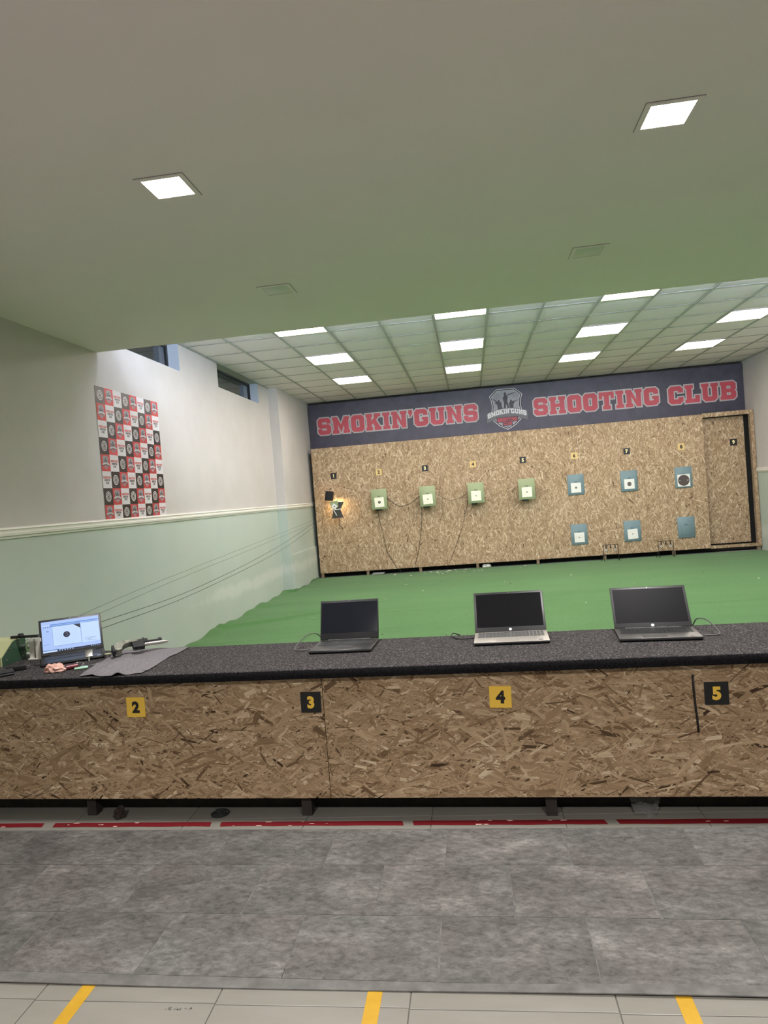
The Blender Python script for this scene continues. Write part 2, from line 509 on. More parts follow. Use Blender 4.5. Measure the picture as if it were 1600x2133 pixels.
_txt = {}
def text_mb(mb, s, size, m, x, z, y, bold=0.0, align='CENTER', sx=1.0, shear=0.0):
    """flat lettering in the xz plane, from the built-in typeface"""
    key = (s, bold, shear)
    if key not in _txt:
        cu = bpy.data.curves.new('txt', 'FONT')
        cu.body = s
        cu.size = 1.0
        cu.offset = bold
        cu.shear = shear
        cu.resolution_u = 3
        ob = bpy.data.objects.new('txt', cu)
        COL.objects.link(ob)
        dg = bpy.context.evaluated_depsgraph_get()
        dg.update()
        me = bpy.data.meshes.new_from_object(ob.evaluated_get(dg))
        vs = [(v.co.x, v.co.y) for v in me.vertices]
        fs = [tuple(p.vertices) for p in me.polygons]
        bpy.data.objects.remove(ob, do_unlink=True)
        bpy.data.curves.remove(cu)
        bpy.data.meshes.remove(me)
        _txt[key] = (vs, fs)
    vs, fs = _txt[key]
    xs = [p[0] for p in vs]
    zs = [p[1] for p in vs]
    h = max(zs) - min(zs)
    k = size / h
    ox = -(min(xs) + max(xs)) / 2 if align == 'CENTER' else -min(xs)
    oz = -(min(zs) + max(zs)) / 2
    mb.add([(x + (p[0] + ox) * k * sx, y, z + (p[1] + oz) * k) for p in vs], fs, m)

# block letters with slab serifs (outer outline, holes, width)
GL = {
 'S': ([(0,.86),(.14,1),(.66,1),(.8,.86),(.8,.65),(.54,.65),(.54,.75),(.27,.75),(.27,.62),(.67,.62),(.8,.49),(.8,.14),(.66,0),(.14,0),(0,.14),(0,.36),(.26,.36),(.26,.25),(.53,.25),(.53,.38),(.13,.38),(0,.51)], [], .8),
 'M': ([(0,0),(.4,0),(.4,.2),(.34,.2),(.34,.52),(.525,.06),(.71,.52),(.71,.2),(.65,.2),(.65,0),(1.05,0),(1.05,.2),(.99,.2),(.99,.8),(1.05,.8),(1.05,1),(.74,1),(.525,.52),(.31,1),(0,1),(0,.8),(.06,.8),(.06,.2),(0,.2)], [], 1.05),
 'O': ([(.15,0),(.65,0),(.8,.15),(.8,.85),(.65,1),(.15,1),(0,.85),(0,.15)], [[(.3,.27),(.5,.27),(.5,.73),(.3,.73)]], .8),
 'K': ([(0,0),(.4,0),(.4,.2),(.34,.2),(.34,.32),(.42,.42),(.54,.2),(.5,.2),(.5,0),(.92,0),(.92,.2),(.85,.2),(.62,.6),(.78,.8),(.9,.8),(.9,1),(.5,1),(.5,.8),(.53,.8),(.34,.58),(.34,.8),(.4,.8),(.4,1),(0,1),(0,.8),(.06,.8),(.06,.2),(0,.2)], [], .92),
 'I': ([(0,0),(.44,0),(.44,.2),(.36,.2),(.36,.8),(.44,.8),(.44,1),(0,1),(0,.8),(.08,.8),(.08,.2),(0,.2)], [], .44),
 'N': ([(0,0),(.4,0),(.4,.2),(.33,.2),(.33,.6),(.62,0),(.86,0),(.86,.8),(.92,.8),(.92,1),(.52,1),(.52,.8),(.59,.8),(.59,.42),(.32,1),(0,1),(0,.8),(.06,.8),(.06,.2),(0,.2)], [], .92),
 "'": ([(0,.76),(.08,.76),(.03,.6),(.13,.6),(.24,.8),(.24,1),(0,1)], [], .24),
 'G': ([(.15,0),(.66,0),(.82,.15),(.82,.52),(.44,.52),(.44,.36),(.53,.36),(.53,.27),(.3,.27),(.3,.73),(.53,.73),(.53,.63),(.8,.63),(.8,.85),(.65,1),(.15,1),(0,.85),(0,.15)], [], .82),
 'U': ([(0,1),(0,.8),(.06,.8),(.06,.15),(.21,0),(.69,0),(.84,.15),(.84,.8),(.9,.8),(.9,1),(.5,1),(.5,.8),(.56,.8),(.56,.26),(.34,.26),(.34,.8),(.4,.8),(.4,1)], [], .9),
 'H': ([(0,0),(.4,0),(.4,.2),(.34,.2),(.34,.4),(.58,.4),(.58,.2),(.52,.2),(.52,0),(.92,0),(.92,.2),(.86,.2),(.86,.8),(.92,.8),(.92,1),(.52,1),(.52,.8),(.58,.8),(.58,.6),(.34,.6),(.34,.8),(.4,.8),(.4,1),(0,1),(0,.8),(.06,.8),(.06,.2),(0,.2)], [], .92),
 'T': ([(.2,0),(.64,0),(.64,.2),(.56,.2),(.56,.78),(.66,.78),(.66,.6),(.84,.6),(.84,1),(0,1),(0,.6),(.18,.6),(.18,.78),(.28,.78),(.28,.2),(.2,.2)], [], .84),
 'C': ([(.15,0),(.65,0),(.8,.15),(.8,.37),(.53,.37),(.53,.27),(.3,.27),(.3,.73),(.53,.73),(.53,.63),(.8,.63),(.8,.85),(.65,1),(.15,1),(0,.85),(0,.15)], [], .8),
 'L': ([(0,0),(.78,0),(.78,.4),(.54,.4),(.54,.22),(.36,.22),(.36,.8),(.44,.8),(.44,1),(0,1),(0,.8),(.08,.8),(.08,.2),(0,.2)], [], .78),
 'B': ([(0,0),(.7,0),(.84,.14),(.84,.42),(.76,.5),(.84,.58),(.84,.86),(.7,1),(0,1),(0,.8),(.06,.8),(.06,.2),(0,.2)], [[(.34,.6),(.55,.6),(.55,.76),(.34,.76)], [(.34,.24),(.55,.24),(.55,.4),(.34,.4)]], .84),
}
def area2(l):
    return sum(l[i][0] * l[(i + 1) % len(l)][1] - l[(i + 1) % len(l)][0] * l[i][1] for i in range(len(l)))
def offset(l, d):
    """grow a closed outline by d (mitred)"""
    if area2(l) < 0:
        l = l[::-1]
    out = []
    n = len(l)
    for i in range(n):
        p0, p1, p2_ = Vector(l[i - 1]), Vector(l[i]), Vector(l[(i + 1) % n])
        e1, e2 = (p1 - p0).normalized(), (p2_ - p1).normalized()
        n1, n2 = Vector((e1.y, -e1.x)), Vector((e2.y, -e2.x))
        k = max(1 + n1.dot(n2), 0.55)
        q = p1 + (n1 + n2) * (d / k)
        out.append((q.x, q.y))
    return out
def block_text(mb, s, x, z, unit, fill, edge, ye, yf, ow=0.07, gap=0.1, arc=None):
    for ci_, ch in enumerate(s):
        if ch == ' ':
            x += 0.35 * unit
            continue
        o, hs, wd = GL[ch]
        def P(l, dx=x):
            q = [(dx + a * unit, z + b * unit) for a, b in l]
            if arc:
                q = [(a, b + arc(a)) for a, b in q]
            return q
        if edge:
            for l in [o] + hs:
                cc = l if area2(l) > 0 else l[::-1]
                if l in hs:
                    cc = cc[::-1]
                nn = len(cc)
                for q in range(nn):
                    a, b, c, d = (Vector(cc[(q + k_) % nn]) for k_ in (-1, 0, 1, 2))
                    e0, e, e1 = (b - a).normalized(), (c - b).normalized(), (d - c).normalized()
                    def ext(u_, v_):
                        cr = u_.x * v_.y - u_.y * v_.x
                        return ow * min(1.2, math.tan(math.acos(max(-1, min(1, u_.dot(v_)))) / 2)) if cr > 0 else 0.0
                    b2, c2 = b - e * ext(e0, e), c + e * ext(e, e1)
                    nr = Vector((e.y, -e.x)) * ow
                    mb.sheet([P([tuple(b2 + nr), tuple(c2 + nr), tuple(c2 - nr * 0.5), tuple(b2 - nr * 0.5)])], ye - 0.00001 * q - 0.0003 * (ci_ % 2), edge)
        mb.sheet([P(o)] + [P(h)[::-1] for h in hs], yf, fill)
        x += (wd + gap) * unit
    return x

def strands(name, rects, parent, n, length, width, ang, m, origin=(0, 0, 0), tone=(0.52, 0.2), depth=0.0012, seed=1, sliver=0.55):
    """pressed wood strands as real flakes on the front (-y) face of a board; rects = list of (x0, x1, z0, z1), y = front"""
    rng = np.random.default_rng(seed)
    V, F, T, UV = [], [], [], []
    areas = np.array([(r[1] - r[0]) * (r[3] - r[2]) for r in rects])
    cnt = np.maximum(1, (n * areas / areas.sum()).astype(int))
    base = 0
    for (x0, x1, z0, z1, y), c in zip(rects, cnt):
        cx = rng.uniform(x0, x1, c)
        cz = rng.uniform(z0, z1, c)
        Ln = np.clip(rng.lognormal(math.log(length), 0.5, c), length * 0.25, length * 2.6)
        Wd = np.clip(rng.lognormal(math.log(width), 0.5, c), width * 0.3, width * 2.6)
        Wd = np.minimum(Wd, Ln * 0.5)
        a = ang[0] + rng.normal(0, ang[1], c)
        dpt = rng.uniform(0.0001, depth, c)
        t = np.clip(rng.normal(tone[0], tone[1], c), 0.0, 1.0)
        # a good share are slivers, a few are dark
        sl = rng.random(c) < sliver
        Ln[sl] *= 0.55
        Wd[sl] *= 0.33
        dark = rng.random(c) < 0.035
        t[dark] = rng.uniform(0, 0.15, dark.sum())
        Wd[dark] *= 0.55
        # six corners: skewed, ragged ends
        lu = np.stack([-0.5 * np.ones(c), 0.5 * np.ones(c), 0.5 + rng.uniform(-0.12, .06, c), 0.5 + rng.uniform(-.2, .1, c), -0.5 + rng.uniform(-.1, .2, c), -0.5 + rng.uniform(-.06, .12, c)], 1)
        lv = np.stack([-0.5 + rng.uniform(-.1, .3, c), -0.5 + rng.uniform(-.1, .3, c), rng.uniform(-.2, .2, c), 0.5 - rng.uniform(-.1, .3, c), 0.5 - rng.uniform(-.1, .3, c), rng.uniform(-.2, .2, c)], 1)
        U = lu * Ln[:, None]
        W = lv * Wd[:, None]
        X = cx[:, None] + U * np.cos(a)[:, None] - W * np.sin(a)[:, None]
        Z = cz[:, None] + U * np.sin(a)[:, None] + W * np.cos(a)[:, None]
        X = np.clip(X, x0, x1)
        Z = np.clip(Z, z0, z1)
        Y = np.repeat((y - dpt)[:, None], 6, 1)
        V.append(np.stack([X, Y, Z], 2).reshape(-1, 3))
        F.append(base + np.arange(c * 6))
        base += c * 6
        T.append(t)
        off = rng.uniform(0, 50, (c, 1))
        UV.append(np.stack([U + off, W + off], 2).reshape(-1, 2))
    V = np.concatenate(V) + np.array(origin)
    F = np.concatenate(F)
    T = np.concatenate(T)
    UV = np.concatenate(UV)
    me = bpy.data.meshes.new(name)
    nf = len(T)
    me.vertices.add(len(V))
    me.vertices.foreach_set('co', V.astype(np.float32).ravel())
    me.loops.add(len(F))
    me.loops.foreach_set('vertex_index', F.astype(np.int32))
    me.polygons.add(nf)
    me.polygons.foreach_set('loop_start', np.arange(nf, dtype=np.int32) * 6)
    at = me.attributes.new('tone', 'FLOAT', 'FACE')
    at.data.foreach_set('value', T.astype(np.float32))
    uv = me.uv_layers.new(name='grain')
    uv.data.foreach_set('uv', UV.astype(np.float32).ravel())
    me.materials.append(M[m])
    me.update(calc_edges=True)
    me.validate()
    o = link(name, me, parent)
    o['kind'] = 'stuff'
    return o

NW = ('zero', 'one', 'two', 'three', 'four', 'five', 'six', 'seven', 'eight', 'nine')
# ------------------------------------------------------------------ room dimensions
XL, XR = -3.2027, 5.0536
YB, YN = 13.375, -3.6
Z_LOW, Z_RANGE, Y_STEP = 2.9553, 3.4097, 5.783
Z_RAIL = 1.42
XP, YP = -3.047, 11.08          # boxed-out strip of the left wall before the target end
TX0, TY0, TS = 0.3368, 13.167, 0.6

# ------------------------------------------------------------------ structure
# near floor: porcelain tiles laid in grout
fb = MB()
fb.box((XL, YN, -0.12), (XR, 3.66, -0.004), 'grout')
floor = tag(fb.build('floor'), kind='structure')
tp = 0.5845
tb = MB()
bmx = bmesh.new()
bmesh.ops.create_cube(bmx, size=1)
for v in bmx.verts:
    v.co = Vector((v.co.x * (tp - 0.003), v.co.y * (tp - 0.003), v.co.z * 0.008 - 0.004))
bmesh.ops.bevel(bmx, geom=[e for e in bmx.edges if all(v.co.z > -0.001 for v in e.verts)], offset=0.001, segments=1, affect='EDGES')
tb.bm(bmx, 'porcelain')
tile_me = tb.mesh('floor_tile')
for i in range(-4, 9):
    for j in range(-4, 3):
        cx = -0.285 + (i + 0.5) * tp
        cy = 1.907 + (j + 0.5) * tp
        x0, x1 = max(cx - tp / 2, XL), min(cx + tp / 2, XR)
        if x1 - x0 < 0.05:
            continue
        o = link('floor_tile', tile_me, floor, ((x0 + x1) / 2, cy - 0.009 * ((x0 + x1) / 2), 0))
        o.scale.x = (x1 - x0) / tp
fb = MB()
fb.box((XL, 3.66, -0.12), (XR, YB, -0.002), 'concrete')
tag(fb.build('floor'), kind='structure')

# left wall with two high window openings and the boxed-out strip
WIN = [(5.80, 7.567), (8.778, 10.535)]
WZ = 3.092
mb = MB()
mb.box((XL - 0.24, YN, -0.1), (XL, YP, Z_RAIL), 'green_paint')
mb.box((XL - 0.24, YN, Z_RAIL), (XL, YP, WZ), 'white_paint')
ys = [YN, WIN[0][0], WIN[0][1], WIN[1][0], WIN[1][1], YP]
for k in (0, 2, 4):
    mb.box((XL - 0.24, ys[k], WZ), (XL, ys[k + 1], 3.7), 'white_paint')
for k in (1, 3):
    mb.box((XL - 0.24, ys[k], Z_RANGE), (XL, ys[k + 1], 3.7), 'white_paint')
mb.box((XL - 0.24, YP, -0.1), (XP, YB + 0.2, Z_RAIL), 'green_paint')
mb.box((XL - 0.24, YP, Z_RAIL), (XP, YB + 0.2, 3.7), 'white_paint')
wall_left = tag(mb.build('wall_left'), kind='structure')
mb = MB()
mb.box((XP, 11.16, 0), (XP + 0.022, 12.95, 0.615), 'green_paint')
mb.box((XP, 11.16, 0.615), (XP + 0.014, 12.95, 0.625), 'green_paint')
mb.build('plinth', wall_left)

for k, (a, b) in enumerate(WIN):
    mb = MB()
    t = 0.002
    d = 0.13
    mb.box((XL - d, b - t, WZ), (XL - 0.001, b + 0.001, Z_RANGE), 'reveal')
    mb.box((XL - d, a - 0.001, WZ), (XL - 0.001, a + t, Z_RANGE), 'reveal')
    mb.box((XL - d, a, WZ - 0.001), (XL - 0.001, b, WZ + t), 'reveal')
    win = tag(mb.build('window_%d' % (k + 1)), kind='structure')
    f = MB()
    fx = XL - d
    for (ya, yb, za, zb) in ((a, b, WZ, WZ + 0.018), (a, b, Z_RANGE - 0.03, Z_RANGE), (a, a + 0.018, WZ, Z_RANGE), (b - 0.018, b, WZ, Z_RANGE)):
        f.box((fx - 0.04, ya, za), (fx, yb, zb), 'dark_frame')
    f.build('window_frame', win)
    g = MB()
    g.box((fx - 0.026, a + 0.018, WZ + 0.018), (fx - 0.02, b - 0.018, Z_RANGE - 0.03), 'glass')
    g.build('pane', win)

mb = MB()
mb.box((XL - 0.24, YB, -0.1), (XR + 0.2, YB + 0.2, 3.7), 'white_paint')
tag(mb.build('wall_back'), kind='structure')
mb = MB()
mb.box((XR, YN, -0.1), (XR + 0.2, YB, Z_RAIL), 'green_paint')
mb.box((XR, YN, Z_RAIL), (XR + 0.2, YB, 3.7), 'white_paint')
tag(mb.build('wall_right'), kind='structure')
mb = MB()
mb.box((XL - 0.24, YN - 0.2, -0.1), (XR + 0.2, YN, Z_RAIL), 'green_paint')
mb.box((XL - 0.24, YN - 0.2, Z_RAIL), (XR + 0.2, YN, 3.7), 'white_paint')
tag(mb.build('wall_near'), kind='structure')

def rail(pts, nrm_list, name):
    """moulded chair rail along wall runs: pts = list of ((x,y),(x,y),(nx,ny))"""
    prof = [(0, 1.383), (0.010, 1.383), (0.012, 1.396), (0.024, 1.404), (0.026, 1.420), (0.018, 1.428), (0.018, 1.440), (0.026, 1.448), (0.020, 1.460), (0, 1.464)]
    m_ = MB()
    for (p, q, n) in pts:
        vs = []
        for c in (p, q):
            for d, z in prof:
                vs.append((c[0] + n[0] * d, c[1] + n[1] * d, z))
        k = len(prof)
        m_.add(vs, [(i, i + 1, i + 1 + k, i + k) for i in range(k - 1)] + [tuple(range(k)), tuple(range(k, 2 * k))], 'trim_white')
    return tag(m_.build(name), kind='structure')
rail([((XL, YN), (XL, YP), (1, 0)), ((XL, YP), (XP + 0.02, YP), (0, -1)), ((XP, YP - 0.02), (XP, YB), (1, 0))], None, 'trim_1')
rail([((XR, YN), (XR, YB), (-1, 0))], None, 'trim_2')

mb = MB()
mb.box((XL - 0.24, YN - 0.2, Z_LOW), (XR + 0.2, Y_STEP, 3.7), 'ceiling_paint')
ceil = tag(mb.build('ceiling'), kind='structure')
mb = MB()
mb.box((XL - 0.24, Y_STEP, 3.5), (XR + 0.2, YB + 0.2, 3.7), 'black_gap')
grid = tag(mb.build('ceiling'), kind='structure')

# mineral fibre tiles in a tee grid; the tiles sag a touch between their tees
n = 6
tb = MB()
vs, fs = [], []
for a in range(n + 1):
    for b in range(n + 1):
        u, v = a / n, b / n
        s = (math.sin(math.pi * u) * math.sin(math.pi * v)) ** 0.7
        vs.append(((u - 0.5) * 0.592, (v - 0.5) * 0.592, 0.004 - 0.005 * s))
for a in range(n):
    for b in range(n):
        i = a * (n + 1) + b
        fs.append((i, i + 1, i + n + 2, i + n + 1))
tb.add(vs, fs, 'tile_white', True)
q = 0.296
tb.box((-q, -q, 0.0042), (q, q, 0.016), 'tile_white')
ctile = tb.mesh('ceiling_tile')
cols = [(max(TX0 + TS * i, XL), min(TX0 + TS * (i + 1), XR)) for i in range(-6, 8)]
rows = [(max(TY0 - TS * (j + 1), Y_STEP), min(TY0 - TS * j, YB)) for j in range(-1, 13)]
LIT = [(-4, 9), (-4, 6), (-4, 3), (-1, 9), (-1, 6), (-1, 3), (2, 9), (2, 6), (2, 3), (5, 9), (5, 6), (5, 3)]
for ci, (xa, xb) in zip(range(-6, 8), cols):
    for rj, (ya, yb) in zip(range(-1, 13), rows):
        if (ci, rj) in LIT:
            continue
        o = link('ceiling_tile', ctile, grid, ((xa + xb) / 2, (ya + yb) / 2, Z_RANGE + 0.003))
        o.scale = ((xb - xa) / TS, (yb - ya) / TS, 1)
for i in range(-5, 8):
    x = TX0 + TS * i
    m_ = MB()
    m_.box((x - 0.012, Y_STEP, Z_RANGE - 0.004), (x + 0.012, YB, Z_RANGE + 0.002), 'tee')
    m_.box((x - 0.001, Y_STEP, Z_RANGE), (x + 0.001, YB, Z_RANGE + 0.03), 'tee')
    m_.build('main_tee', grid)
for j in range(0, 13):
    y = TY0 - TS * j
    m_ = MB()
    m_.box((XL, y - 0.006, Z_RANGE - 0.0015), (XR, y + 0.006, Z_RANGE + 0.002), 'tee_dark')
    m_.build('cross_tee', grid)
m_ = MB()
m_.box((XL, Y_STEP, Z_RANGE - 0.004), (XL + 0.02, YP, Z_RANGE + 0.001), 'tee')
m_.box((XR - 0.02, Y_STEP, Z_RANGE - 0.004), (XR, YB, Z_RANGE + 0.001), 'tee')
m_.box((XP, YB - 0.02, Z_RANGE - 0.004), (XR, YB, Z_RANGE + 0.001), 'tee')
m_.build('wall_angle', grid)

# ------------------------------------------------------------------ lamps
COLN = {-4: 'column nearest the high windows', -1: 'column left of the banner emblem', 2: 'column above the word SHOOTING', 5: 'column nearest the right wall'}
ROWN = {9: 'half hidden by the step', 6: 'middle one', 3: 'farthest one'}
fm = MB()
h = TS / 2 - 0.012
for a, b in (((-h, -h), (h, -h + 0.012)), ((-h, h - 0.012), (h, h)), ((-h, -h), (-h + 0.012, h)), ((h - 0.012, -h), (h, h))):
    fm.box((a[0], a[1], -0.006), (b[0], b[1], 0.012), 'trim_white')
pframe = fm.mesh('panel_frame')
dm = MB()
dm.box((-h + 0.01, -h + 0.01, -0.003), (h - 0.01, h - 0.01, 0.004), 'panel_on')
pdiff = dm.mesh('panel_diffuser')
for ci, rj in LIT:
    x, y = TX0 + TS * (ci + 0.5), TY0 - TS * (rj + 0.5)
    t = thing('ceiling_panel_light', 'lit ceiling panel, %s, %s' % (COLN[ci], ROWN[rj]), 'ceiling light', (x, y, Z_RANGE - 0.0005), 0, 'panel lights in the tile ceiling')
    link('frame', pframe, t)
    link('diffuser', pdiff, t)

def downlight(x, y, lit, label, beam=1.0):
    t = thing('square_downlight', label, 'ceiling light', (x, y, Z_LOW), 0, 'square downlights in the plain ceiling')
    a, b = 0.112, 0.089
    f = MB()
    # stepped frame sitting proud of the plaster
    for s0, s1 in (((-a, -a), (a, -b)), ((-a, b), (a, a)), ((-a, -b), (-b, b)), ((b, -b), (a, b))):
        f.box((s0[0], s0[1], -0.005), (s1[0], s1[1], 0.0), 'ceiling_paint')
    f.build('frame', t)
    g = MB()
    g.box((-a - 0.003, -a - 0.003, -0.0012), (a + 0.003, a + 0.003, -0.0002), 'tee_dark')
    g.build('gap', t)
    g = MB()
    g.bbox((-b, -b, -0.0035), (b, b, -0.0013), 'down_on' if lit else 'down_off', 0.001, 1)
    g.build('diffuser', t)
    if lit:
        l_ = bpy.data.lights.new('downlight_beam', 'SPOT')
        l_.energy = P_DOWN * beam
        l_.color = (1.0, 0.965, 0.93)
        l_.spot_size = math.radians(140)
        l_.spot_blend = 1.0
        l_.shadow_soft_size = 0.08
        lo_ = bpy.data.objects.new('downlight_beam', l_)
        COL.objects.link(lo_)
        lo_.location = (x, y, Z_LOW - 0.09)
downlight(-1.259, 3.022, True, 'lit square downlight in the plain ceiling on the left')
downlight(0.927, 3.010, True, 'lit square downlight in the plain ceiling on the right')
downlight(-1.219, 4.658, False, 'unlit square downlight in the plain ceiling, left one near the step')
downlight(0.877, 4.640, False, 'unlit square downlight in the plain ceiling, right one near the step')
downlight(3.113, 3.010, True, 'added square downlight, unseen beyond the right edge of view')  # added out of view to brighten the firing point
downlight(-1.259, -0.24, True, 'added unseen square downlight behind the firing point on the left', 2.0)  # added behind the camera as extra light, stronger beam
downlight(0.927, -0.24, True, 'added unseen square downlight behind the firing point on the right', 2.0)  # its pair, likewise added for brightness

for k in range(5):
    x = -2.45 + k * 1.55
    t = thing('tube_light', 'cool white tube light behind the ceiling step, %s from the left wall' % ('first', 'second', 'third', 'fourth', 'fifth')[k], 'tube light', (x, Y_STEP, 3.2), 0, 'tube lights behind the ceiling step')
    m_ = MB()
    m_.box((-0.01, 0.0, -0.03), (1.21, 0.02, 0.03), 'trim_white')
    m_.box((-0.01, 0.0, -0.034), (1.21, 0.085, -0.030), 'trim_white')
    m_.build('housing', t)
    m_ = MB()
    m_.cyl((0.0, 0.045, 0.0), (1.2, 0.045, 0.0), 0.014, 0.014, 'tube_on', 12)
    m_.build('tube', t)

# ------------------------------------------------------------------ green carpet of the range, with wrinkles
def carpet():
    ridges = [((-3.15, 8.05), (-2.0, 8.9), 0.045, 0.06), ((-3.1, 9.6), (-2.6, 9.9), 0.02, 0.06), ((-2.9, 7.2), (-0.9, 7.6), 0.008, 0.05), ((-1.5, 8.6), (0.4, 8.7), 0.006, 0.05),
              ((1.6, 8.0), (4.0, 8.1), 0.006, 0.06), ((-3.1, 11.6), (-2.4, 11.5), 0.025, 0.05), ((-3.0, 12.4), (-2.3, 12.5), 0.015, 0.05), ((-2.0, 9.6), (-1.1, 9.5), 0.012, 0.04),
              ((0.2, 10.4), (2.4, 10.5), 0.004, 0.07), ((2.0, 6.6), (4.6, 6.5), 0.005, 0.06)]
    xs = np.concatenate([np.linspace(XL + 0.004, -1.5, 60), np.linspace(-1.45, XR - 0.01, 70)])
    ysn = np.linspace(3.75, 12.862, 300)
    X, Y = np.meshgrid(xs, ysn)
    Z = 0.006 + 0.0018 * np.sin(3.1 * X + 1.7 * Y) + 0.0015 * np.sin(5.3 * Y + 0.8 * X)
    for (a, b, hh, wd) in ridges:
        ax, ay = a
        bx, by = b
        dx, dy = bx - ax, by - ay
        L2 = dx * dx + dy * dy
        t = np.clip(((X - ax) * dx + (Y - ay) * dy) / L2, 0, 1)
        d = np.hypot(X - ax - t * dx, Y - ay - t * dy)
        Z += hh * np.exp(-(d / wd) ** 2) * (1 - 0.75 * t)
    # ragged, lifted left margin against the wall
    lift = 0.02 + 0.016 * np.sin(Y * 4.1) + 0.012 * np.sin(Y * 9.7 + 1)
    Z += np.clip(lift, 0, 1) * np.exp(-((X - XL) / 0.10) ** 2)
    Xw = X.copy()
    past = Y > YP - 0.03
    k = np.clip((XP + 0.026 - Xw), 0, None)
    Xw = np.where(past, np.maximum(Xw, XP + 0.026 + 0.02 * (X - XL)), Xw)
    nx, ny = len(xs), len(ysn)
    V = np.stack([Xw, Y, Z], 2).reshape(-1, 3)
    m_ = MB()
    m_.add([tuple(v) for v in V], [(j * nx + i, j * nx + i + 1, (j + 1) * nx + i + 1, (j + 1) * nx + i) for j in range(ny - 1) for i in range(nx - 1)], 'green_carpet', True)
    tag(m_.build('carpet'), 'wrinkled green carpet covering the range floor', 'carpet')
carpet()

# ------------------------------------------------------------------ vinyl mat with printed stone tiles
t = thing('vinyl_mat', 'grey stone-print vinyl mat in front of the bench', 'mat', (0, 0, 0), 0)
ma = math.radians(-1.1)
m_ = MB()
def yf(x): return 2.945 - 0.024 * x
def yn(x): return 1.968 - 0.0145 * x + 0.006 * math.sin(1.6 * x + 0.5)
xs = [XL + 0.02 + k * (XR - XL - 0.1) / 60 for k in range(61)]
vs, fs = [], []
for x in xs:
    e = 0.003 * (1 + math.sin(2.3 * x))
    vs += [(x, yn(x), 0.0005 + e), (x, yn(x), 0.004 + e), (x, yn(x) + 0.06, 0.0045), (x, yf(x), 0.0045), (x, yf(x), 0.0005)]
for k in range(60):
    for q in range(4):
        fs.append((k * 5 + q, k * 5 + 5 + q, k * 5 + 6 + q, k * 5 + 1 + q))
m_.add(vs, fs, 'vinyl_joint')
m_.build('backing_sheet', t)
for r, (ya, yb, ph) in enumerate(((2.652, 2.942, -0.21), (2.326, 2.648, 0.037), (2.005, 2.322, -0.21))):
    for k in range(-6, 11):
        x0 = ph + 0.486 * k + 0.002
        x1 = x0 + 0.482
        if x0 < XL + 0.03 or x1 > XR - 0.1:
            continue
        m_ = MB()
        zt = 0.0057
        sk = 0.006 * math.sin(k * 2.1 + r)
        pts = []
        for (px, py) in ((x0 + sk, ya), (x1 - sk, ya), (x1, yb), (x0, yb)):
            pts.append((px, py - 0.02 * px))
        cx = sum(p[0] for p in pts) / 4
        cy = sum(p[1] for p in pts) / 4
        vs = [(p[0] - cx, p[1] - cy, 0.0) for p in pts] + [(p[0] - cx, p[1] - cy, zt - 0.0044) for p in pts]
        m_.add(vs, [(4, 5, 6, 7), (0, 1, 5, 4), (1, 2, 6, 5), (2, 3, 7, 6), (3, 0, 4, 7)], 'vinyl')
        m_.build('printed_tile', t, (cx, cy, 0.0044))
# floor tapes
strips = [(-3.0, -2.182, 'red floor tape at the left end, beyond number two'), (-2.125, -1.318, 'red floor tape below the yellow number two plate'), (-1.270, -0.407, 'red floor tape below the black number three plate'),
          (-0.361, 0.475, 'red floor tape below the yellow number four plate'), (0.524, 1.42, 'red floor tape below the black number five plate'), (1.47, 2.35, 'red floor tape just right of the picture edge')]
for (a, b, lab) in strips:
    m_ = MB()
    def yt(x): return 3.005 - 0.024 * x
    nseg = 10
    vs, fs = [], []
    for k in range(nseg + 1):
        x = a + (b - a) * k / nseg
        e = 0.002 * math.sin(k * 1.9 + a)
        vs += [(x, yt(x) - 0.021 + e, 0.0008), (x - 0.01, yt(x) + 0.021 + e * 0.5, 0.0008)]
    for k in range(nseg):
        fs.append((2 * k, 2 * k + 2, 2 * k + 3, 2 * k + 1))
    m_.add(vs, fs, 'red_tape')
    rr = random.Random(int(a * 100))
    for k in range(7):
        x = rr.uniform(a + 0.03, b - 0.03)
        y = yt(x) + rr.choice([-0.017, 0.017, 0.0, 0.016])
        s = rr.uniform(0.003, 0.009)
        m_.add([(x + s * (1 + 0.6 * rr.random()) * math.cos(u) * 1.5, y + 0.5 * s * math.sin(u), 0.0012) for u in (0, 1.1, 2.2, 3.1, 4.2, 5.3)], [tuple(range(6))], 'tape_scuff')
    tag(m_.build('floor_tape'), lab, 'tape', 'red tapes along the firing line')
for x, lab in ((-1.311, 'yellow floor tape running under the mat, left of three'), (-0.393, 'yellow floor tape running under the mat, middle of three'), (0.485, 'yellow floor tape running under the mat, right of three')):
    m_ = MB()
    m_.box((x - 0.0225, 1.2, 0.0002), (x + 0.0225, 2.02, 0.0007), 'yellow_tape')
    tag(m_.build('floor_tape'), lab, 'tape', 'yellow lane tapes')
